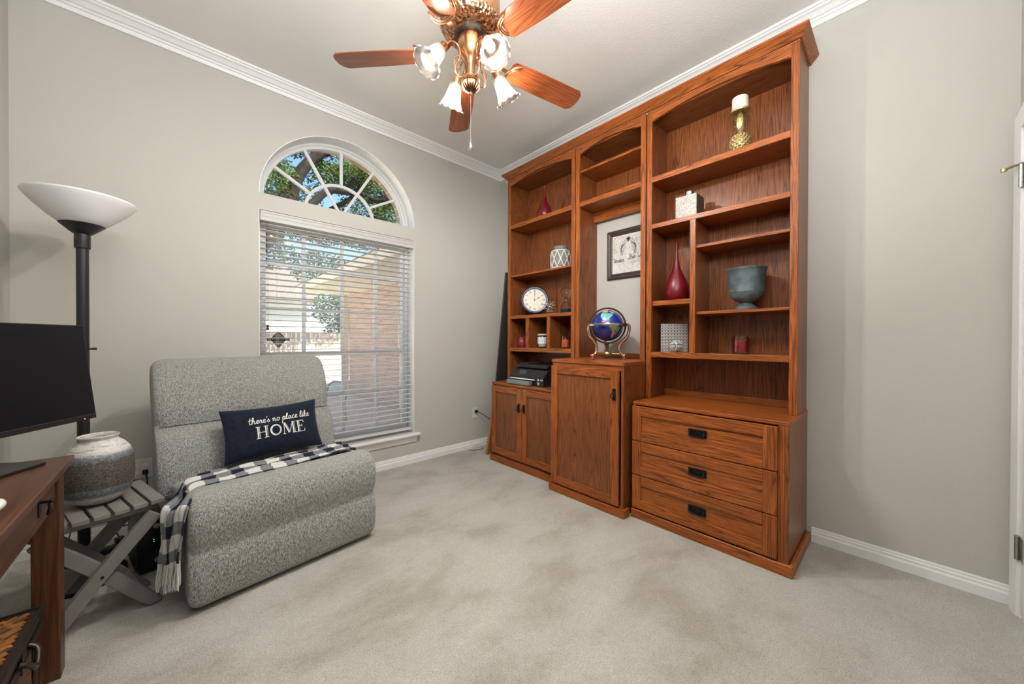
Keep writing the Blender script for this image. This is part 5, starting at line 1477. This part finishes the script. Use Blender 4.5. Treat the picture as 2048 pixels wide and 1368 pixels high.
# ------------------------------------------------------------------ globe
def build_globe():
    t = thing('desk_globe', 'blue gemstone globe in a rose-gold tripod stand on the tall cabinet', 'globe', (-.300, -1.598, 1.0175), radians(-48))
    # local -y faces the camera
    R_ = .117; gz = .255
    m, n, l, b = nt('lapis_ocean'); setp(b, (.005,.02,.25), .16, 0, .6)
    b.inputs['Coat Weight'].default_value = .6
    l.new(ramp(n, l, noise(n, l, coord(n, l), 35, 4, .65), [(.3, (.002,.010,.13)), (.62, (.004,.022,.30)), (.8, (.02,.07,.42))]), b.inputs['Base Color'])
    g = MB().sphere((0, 0, gz), R_, 48, 28).build('sphere', m, t, smooth=80)
    def patch(pts, mat, lift=.0012):
        """closed outline of (lon, lat) degrees filled on the ball; lon 0 faces the camera"""
        n_ = len(pts); mb = MB()
        cl = (sum(p[0] for p in pts)/n_, sum(p[1] for p in pts)/n_)
        def S(lo, la, r): a, bb = radians(lo), radians(la); return (r*sin(a)*cos(bb), -r*cos(a)*cos(bb), gz + r*sin(bb))
        K = 4; vs = [S(*cl, R_+lift)]; f = []
        for k in range(1, K+1):
            for p in pts: vs.append(S(cl[0]+(p[0]-cl[0])*k/K, cl[1]+(p[1]-cl[1])*k/K, R_+lift))
        for i in range(n_): f.append((0, 1+i, 1+(i+1) % n_))
        for k in range(K-1):
            for i in range(n_): f.append((1+k*n_+i, 1+(k+1)*n_+i, 1+(k+1)*n_+(i+1) % n_, 1+k*n_+(i+1) % n_))
        mb.add(vs, f); o = mb.build('continent', mat, g, smooth=60, fixn=False); return o
    TEAL = plain('turquoise_inlay', (.16,.46,.47), .25, var=.3, nscale=60); OCH = plain('ochre_inlay', (.48,.34,.16), .25, var=.4, nscale=60)
    GRN = plain('green_inlay', (.22,.24,.10), .25, var=.4, nscale=60); PNK = plain('rose_inlay', (.46,.24,.17), .25, var=.3, nscale=60); SLV = plain('grey_inlay', (.30,.33,.30), .25, var=.3, nscale=60)
    patch([(-42,52),(-30,50),(-10,50),(8,48),(18,44),(10,34),(0,28),(-4,20),(-14,16),(-28,20),(-38,30),(-44,42)], TEAL)
    patch([(-52,68),(-30,72),(-6,72),(-6,56),(-18,52),(-34,53),(-46,56)], OCH)
    patch([(4,70),(26,62),(34,50),(20,48),(10,54),(2,60)], OCH)
    patch([(-34,16),(-22,16),(-12,12),(-6,6),(-10,2),(-18,8),(-28,10)], PNK)
    patch([(-2,8),(12,9),(26,2),(42,-8),(36,-22),(26,-34),(18,-46),(12,-52),(10,-38),(8,-22),(-2,-8),(-4,0)], GRN)
    patch([(8,-30),(16,-34),(18,-46),(12,-54),(8,-44)], PNK, .0016)
    patch([(62,40),(78,44),(84,30),(86,8),(72,10),(62,22)], SLV)
    # meridian ring (tilted), horizon ring, legs, compass base
    rg = []; n2 = 64; Rm = R_ + .012
    tl = radians(10)
    M = Matrix.Rotation(tl, 3, 'Y')
    rings = []
    for i in range(n2):
        a = 2*pi*i/n2; d = Vector((cos(a), 0, sin(a)))
        q = []
        for rr, yy in ((Rm-.003, -.006), (Rm+.010, -.006), (Rm+.010, .006), (Rm-.003, .006)):
            q.append(tuple(M @ Vector((d.x*rr, yy, d.z*rr)) + Vector((0, 0, gz))))
        rings.append(q)
    rings.append(rings[0]); MB().loft(rings, cap=False).build('meridian_ring', plain('dark_bronze', (.10,.065,.048), .25, 1), t, smooth=40)
    MB().lathe([(Rm+.012, -.008), (Rm+.034, -.009), (Rm+.036, 0), (Rm+.034, .008), (Rm+.012, .007), (Rm+.012, -.008)], 64, c=(0, 0, gz+.004), cap0=False, cap1=False).build('horizon_ring', plain('pewter_band', (.42,.37,.30), .22, 1), t, smooth=40)
    for k in range(3):
        a = radians(-90 + 60 + 120*k) if False else radians((200, 340, 90)[k])
        ca, sa = cos(a), sin(a); P = lambda r, z: (r*ca, r*sa, z)
        pts = smoothpath([P(.157, gz), P(.159, gz-.030), P(.147, gz-.078), P(.120, gz-.110), P(.096, gz-.142), P(.090, .075), P(.100, .045), P(.118, .030)], 5)
        rad = [.0125 - .004*abs(i/(len(pts)-1)-.4) for i in range(len(pts))]
        leg = MB().tube(pts, rad, 10).sphere(P(.122, .030), .022, 14, 8, 1, 1, .7).build('leg', M_ROSE, t, smooth=60)
        MB().lathe([(.0,0),(.012,0),(.017,.006),(.017,.012),(.009,.018),(.0,.018)], 18, c=P(.124, 0)).build('foot', M_ROSE, leg, smooth=50)
        MB().tube([P(.02, .042), P(.110, .040)], .005, 8).build('spreader', M_BRASS, leg, smooth=60)
    MB().lathe([(.0,.020),(.020,.020),(.030,.026),(.036,.036),(.034,.050),(.026,.058),(.0,.060)], 28).build('compass', M_BRASS, t, smooth=40)
    MB().lathe([(.010,.060),(.010,.080),(.014,.084),(.014,.096),(.010,.100),(.011,.112),(.016,.118),(.016,.1225),(.0,.1225)], 20).build('spindle', M_FRAME, t, smooth=40)
    MB().sphere(tuple(M @ Vector((0,0,R_+.006)) + Vector((0,0,gz))), .008, 12, 8).build('pole_cap', M_ROSE, t, smooth=60)
build_globe()

# ------------------------------------------------------------------ framed picture
def build_picture():
    y0, y1, z0, z1 = -1.410, -1.795, 1.672, 2.078
    t = thing('framed_picture', 'dark framed script print hanging on the wall above the globe', 'picture', (-.012, (y0+y1)/2, z0))
    fr = [(0, -.002), (.0, -.016), (.008, -.022), (.022, -.020), (.030, -.014), (.038, -.016), (.046, -.010), (.046, -.002)]
    for i in range(4):
        cs = [(y0, z0), (y1, z0), (y1, z1), (y0, z1)]; ins = [(-1, 1), (1, 1), (1, -1), (-1, -1)]
        rings = []
        for k in (i, (i+1) % 4):
            (cy, cz), (sy, sz) = cs[k], ins[k]
            rings.append([(x, cy + sy*d, cz + sz*d) for d, x in fr])
        MB().loft(rings).build('frame_rail', M_FRAME, t, world=True, smooth=35)
    m, n, l, b = nt('faded_damask_paper'); setp(b, (.6,.6,.6), .45, 0, .5)
    v = coord(n, l)
    sw = noise(n, l, v, 26, 4, .6, 2.4); ed = noise(n, l, v, 5, 2)
    c = ramp(n, l, sw, [(.40, (.72,.70,.68)), (.52, (.60,.565,.54)), (.58, (.36,.29,.27)), (.64, (.62,.59,.57))])
    l.new(mix(n, l, ramp(n, l, ed, [(.42, (.85,.85,.85)), (.60, (.12,.12,.12))]), (.74,.73,.72), c), b.inputs['Base Color'])
    MB().box(-.006, -.003, y0-.040, y1+.040, z0+.040, z1-.040).build('print', m, t, world=True)
    yc, zc = (y0+y1)/2, (z0+z1)/2
    fn = lambda a, bb, d: (-.0062 - d, yc - a, zc + bb)
    mb = MB(); s = .0205
    script_text(mb, 'Under', -.136, -.064, s, .0042, fn); script_text(mb, 'His', .002, -.050, s*1.1, .0042, fn); script_text(mb, 'win', .088, -.046, s*.7, .003, fn)
    rib(mb, [(.02, -.072), (.12, -.072)], .0012, fn)
    for k in range(9): rib(mb, [(.0+k*.012, -.084), (.006+k*.012, -.082)], .0025, fn)
    # pair of wings under a small crown
    for sgn in (-1, 1):
        for k in range(9):
            q = k/8; x0_, z0_ = sgn*(.012+.045*q), .105 - .035*q
            L = .030 + .055*q
            rib(mb, smoothpath([(x0_, z0_, 0), (x0_+sgn*.016, z0_-L*.45, 0), (x0_+sgn*.004, z0_-L, 0)], 4), .0022, fn)
        rib(mb, smoothpath([(0, .098, 0), (sgn*.025, .112, 0), (sgn*.058, .080, 0), (sgn*.062, .03, 0), (sgn*.048, -.012, 0)], 5), .0034, fn)
    for k in range(5):
        a = radians(30+30*k); rib(mb, [(.0, .105), (.022*cos(a), .112+.026*sin(a))], .005, fn)
    rib(mb, [(0, .088), (0, .132)], .006, fn); rib(mb, [(-.014, .120), (.014, .120)], .006, fn)
    mb.build('lettering', plain('sepia_ink', (.045,.036,.032), .6), t, world=True)
build_picture()

# ------------------------------------------------------------------ outside the window
GZ = -.165
M_CONC = plain('porch_concrete', (.62,.55,.45), .9, var=.15, nscale=6)
M_GRASS = plain('dry_lawn', (.62,.57,.42), .95, var=.25, nscale=5)
M_SOFFIT = plain('beige_soffit', (.82,.71,.56), .8, var=.04)
M_SIDING = plain('white_siding', (.82,.82,.80), .7, var=.03)
M_FENCE = plain('weathered_cedar', (.25,.205,.18), .85, var=.3, nscale=9)
M_BARK = plain('oak_bark', (.016,.013,.011), .95, spec=.05, var=.5, nscale=14, bmp=.8, bscale=30)
def leaf_mat():
    m, n, l, b = nt('live_oak_leaf'); n.remove(b); out = n['Material Output']
    d = n.new('ShaderNodeBsdfDiffuse'); t = n.new('ShaderNodeBsdfTranslucent'); ms = n.new('ShaderNodeMixShader'); ms.inputs[0].default_value = .45
    c = ramp(n, l, noise(n, l, coord(n, l), 2.3, 4, .7), [(.30, (.018,.038,.010)), (.5, (.055,.090,.020)), (.68, (.17,.20,.040))])
    l.new(c, d.inputs[0]); l.new(c, t.inputs[0]); l.new(d.outputs[0], ms.inputs[1]); l.new(t.outputs[0], ms.inputs[2]); l.new(ms.outputs[0], out.inputs[0])
    return m
M_LEAF = leaf_mat()
def leaves(name, parent, blobs, n, size, seed, mat=None):
    r = random.Random(seed); mb = MB(); tot = sum(b[3]*b[4]*b[5] for b in blobs)
    for cx, cy, cz, rx, ry, rz in blobs:
        for _ in range(int(n*rx*ry*rz/tot)):
            while True:
                p = Vector((r.uniform(-1,1), r.uniform(-1,1), r.uniform(-1,1)))
                if p.length <= 1 and (p.length > .35 or r.random() < .5): break
            c = Vector((cx + p.x*rx, cy + p.y*ry, cz + p.z*rz))
            u = Vector((r.uniform(-1,1), r.uniform(-1,1), r.uniform(-.6,.6))).normalized(); v = u.orthogonal().normalized()
            a = r.uniform(0, 2*pi); v = (v*cos(a) + u.cross(v)*sin(a)); s = size*r.uniform(.6, 1.3)
            mb.add([tuple(c - u*s), tuple(c + v*s*.42), tuple(c + u*s), tuple(c - v*s*.42)], [(0,1,2,3)])
    o = mb.build(name, mat or M_LEAF, parent, world=True, fixn=False); o['kind'] = 'stuff'
    return o
def outside():
    g = MB().box(-40, 60, .31, 70, GZ-.12, GZ-.02).build('ground_lawn', M_GRASS); g['kind'] = 'structure'
    s = MB().box(-1.45, .295, .31, 6.6, GZ-.02, GZ).build('floor_porch', M_CONC); s['kind'] = 'structure'
    s = MB().box(-1.9, -1.452, .31, 6.6, GZ-.02, GZ+.001).build('floor_paver_edge', M_BRICK); s['kind'] = 'structure'
    w = MB().box(.30, .55, .31, 5.95, GZ-.1, 2.23).build('wall_wing', M_BRICK); w['kind'] = 'structure'
    s = MB().box(-.74, .80, .32, 6.05, 2.23, 2.26).build('ceiling_porch', M_SOFFIT); s['kind'] = 'structure'
    s = MB().box(-.80, -.74, .32, 6.10, 2.19, 2.34).build('trim_6', M_SOFFIT); s['kind'] = 'structure'
    mb = MB().prism([(-.83, 2.34), (4.5, 4.3), (4.5, 2.34)], .32, 6.15, lambda a, b, d: (a, d, b)); s = mb.build('roof_wing', M_ROOF); s['kind'] = 'structure'
    p = thing('porch_post', 'beige post at the far corner of the brick wing', 'post', (.25, 6.05, GZ))
    MB().box(-.06, .06, -.06, .06, 0, 2.23-GZ-.002).build('shaft', M_SOFFIT, p, bevel=.01)
    MB().box(-.085, .085, -.085, .085, 0, .12).build('plinth_block', M_SOFFIT, p, bevel=.01)
    # sling chair
    c = thing('patio_chair', 'grey sling patio chair on the porch outside the window', 'chair', (-1.12, 3.05, GZ), radians(28))
    mt = plain('grey_metal_tube', (.42,.45,.43), .4, .2)
    for x in (-.27, .27):
        MB().tube(smoothpath([(x, -.28, 0), (x, -.25, .30), (x, -.26, .44), (x, .10, .40), (x, .22, .42), (x, .36, .90)], 4), .017, 8).build('side_frame', mt, c, smooth=50)
        MB().tube(smoothpath([(x, .30, 0), (x, .16, .30), (x, .05, .60), (x, -.24, .62), (x, -.26, .44)], 4), .017, 8).build('arm_frame', mt, c, smooth=50)
    sling = [( -.26, .44), (-.05, .40), (.12, .40), (.22, .44), (.29, .66), (.36, .90)]
    P = smoothpath([(a, b, 0) for a, b in sling], 4)
    mb = MB(); mb.loft([[(-.26, p[0], p[1]+.004), (.26, p[0], p[1]+.004), (.26, p[0]+.003, p[1]), (-.26, p[0]+.003, p[1])] for p in P])
    mb.build('sling', plain('grey_mesh_fabric', (.34,.37,.37), .8), c, smooth=40)
    MB().tube([(-.27, .36, .90), (.27, .36, .90)], .013, 8).build('top_bar', mt, c, smooth=50)
    # cedar fence
    f = thing('cedar_fence', 'weathered cedar picket fence across the yard', 'fence', (-1.0, 10.5, GZ))
    first = None; x = -4.5; k = 0
    r = random.Random(4)
    while x < 4.6:
        if first is None: first = MB().prism([(-.066, 0), (.066, 0), (.066, 1.52), (.045, 1.56), (-.045, 1.56), (-.066, 1.52)], 0, .018, lambda a, b, d: (a, d, b)).build('picket', M_FENCE, f); o = first
        else: o = first.copy(); COL.objects.link(o); o.parent = f
        o.location = (x + 1.0, 0, r.uniform(-.012, .012)); x += .142
    for z in (.30, 1.15): MB().box(-3.5, 5.6, .019, .055, z, z+.085).build('rail', M_FENCE, f)
    # white house
    h = thing('neighbour_house', 'white house with a window beyond the fence', 'house', (-2.8, 15.5, GZ))
    MB().box(-7, 4.35, 0, 6, 0, 3.1).build('wall', M_SIDING, h)
    MB().box(4.35, 4.50, -.05, .10, 0, 3.1).build('corner_board', M_SIDING, h)
    for k in range(16): MB().box(-7, 4.34, -.022, -.001, .12+k*.185, .125+k*.185+.155).build('siding_board', M_SIDING, h)
    w = MB().box(2.6, 3.9, -.06, -.023, 1.05, 2.1).build('window', M_VINYL, h)
    for a in (2.66, 3.28): MB().box(a, a+.56, -.066, -.0605, 1.11, 2.04).build('pane', plain('far_glass', (.25,.28,.30), .15), w)
    MB().prism([(-.7, 3.05), (6.5, 3.05), (3, 4.9)], -7.4, 4.8, lambda a, b, d: (d, a, b)).build('roof', M_ROOF, h)
    # trees
    t = thing('oak_tree', 'large live oak spreading dark limbs across the arched window', 'tree', (-2.5, 8.2, GZ))
    def limb(pts, r0, r1):
        P = smoothpath(pts, 5); n = len(P)
        MB().tube(P, [r0 + (r1-r0)*i/(n-1) for i in range(n)], 10).build('limb', M_BARK, t, world=True, smooth=60)
    MB().tube(smoothpath([(-2.5, 8.2, GZ-.1), (-2.3, 8.2, 1.4), (-1.75, 8.2, 3.0), (-.86, 8.1, 4.1)], 5), [.42, .40, .38, .36, .35, .34, .33, .33, .32, .32, .31, .31, .30, .30, .30, .30], 14).build('trunk', M_BARK, t, world=True, smooth=60)
    limb([(-.82, 8.1, 4.0), (-.55, 8.0, 4.9), (-.30, 8.0, 5.68), (.12, 8.0, 6.29), (.56, 8.0, 6.64), (1.4, 7.9, 7.3), (2.2, 7.8, 7.8)], .18, .08)
    limb([(-.80, 8.1, 4.1), (-.30, 8.0, 4.55), (.0, 8.0, 4.93), (.40, 7.95, 5.38), (.86, 7.9, 5.45), (1.25, 7.9, 5.5), (1.9, 7.9, 5.5), (2.6, 7.9, 5.9)], .13, .05)
    limb([(-.70, 8.2, 4.2), (.19, 8.3, 4.70), (.82, 8.3, 5.19), (1.18, 8.3, 5.55), (1.6, 8.3, 6.3)], .10, .04)
    limb([(1.80, 8.1, 5.5), (1.86, 8.1, 4.93), (1.9, 8.1, 4.3)], .05, .03)
    limb([(-.85, 8.2, 4.2), (-.66, 8.2, 5.13), (-.78, 8.2, 5.8), (-1.2, 8.2, 6.6)], .13, .06)
    limb([(.86, 7.9, 5.45), (1.1, 7.7, 5.9), (1.7, 7.6, 6.4)], .06, .03)
    leaves('foliage', t, [(-1.1, 8.3, 5.4, .9, .9, .8), (-.2, 8.6, 7.1, 1.0, .9, .7), (1.1, 8.5, 6.2, .9, .8, .55), (2.0, 8.4, 6.2, .9, .9, .9), (2.6, 8.3, 5.2, .9, .8, .7), (.9, 8.6, 7.8, 1.2, .9, .5), (3.4, 8.4, 6.4, 1.0, .9, 1.0), (.3, 8.8, 4.5, 1.0, .8, .55), (1.6, 8.7, 4.6, 1.0, .7, .55), (-1.9, 8.2, 4.3, 1.0, .8, .9), (-.9, 8.9, 3.6, .7, .6, .5), (.5, 9.0, 3.3, .9, .6, .6), (-1.0, 8.0, 6.9, 1.1, .9, .6), (.5, 8.4, 5.9, .7, .6, .45), (-.2, 8.5, 5.1, .6, .6, .5), (1.5, 8.3, 5.2, .8, .6, .4), (1.2, 7.6, 6.1, .5, .4, .35)], 46000, .052, 21)
    t = thing('leafy_shrub_tree', 'bright green small tree right of the white house', 'tree', (2.1, 12.6, GZ))
    MB().tube([(2.1, 12.6, GZ), (2.15, 12.6, 1.2), (2.05, 12.6, 2.2)], [.09, .08, .06], 8).build('trunk', M_BARK, t, world=True, smooth=60)
    leaves('foliage', t, [(1.9, 12.6, 2.4, .85, .7, .8), (2.7, 12.6, 2.0, .7, .7, .7), (2.2, 12.5, 1.45, .75, .6, .45)], 5000, .06, 5)
outside()
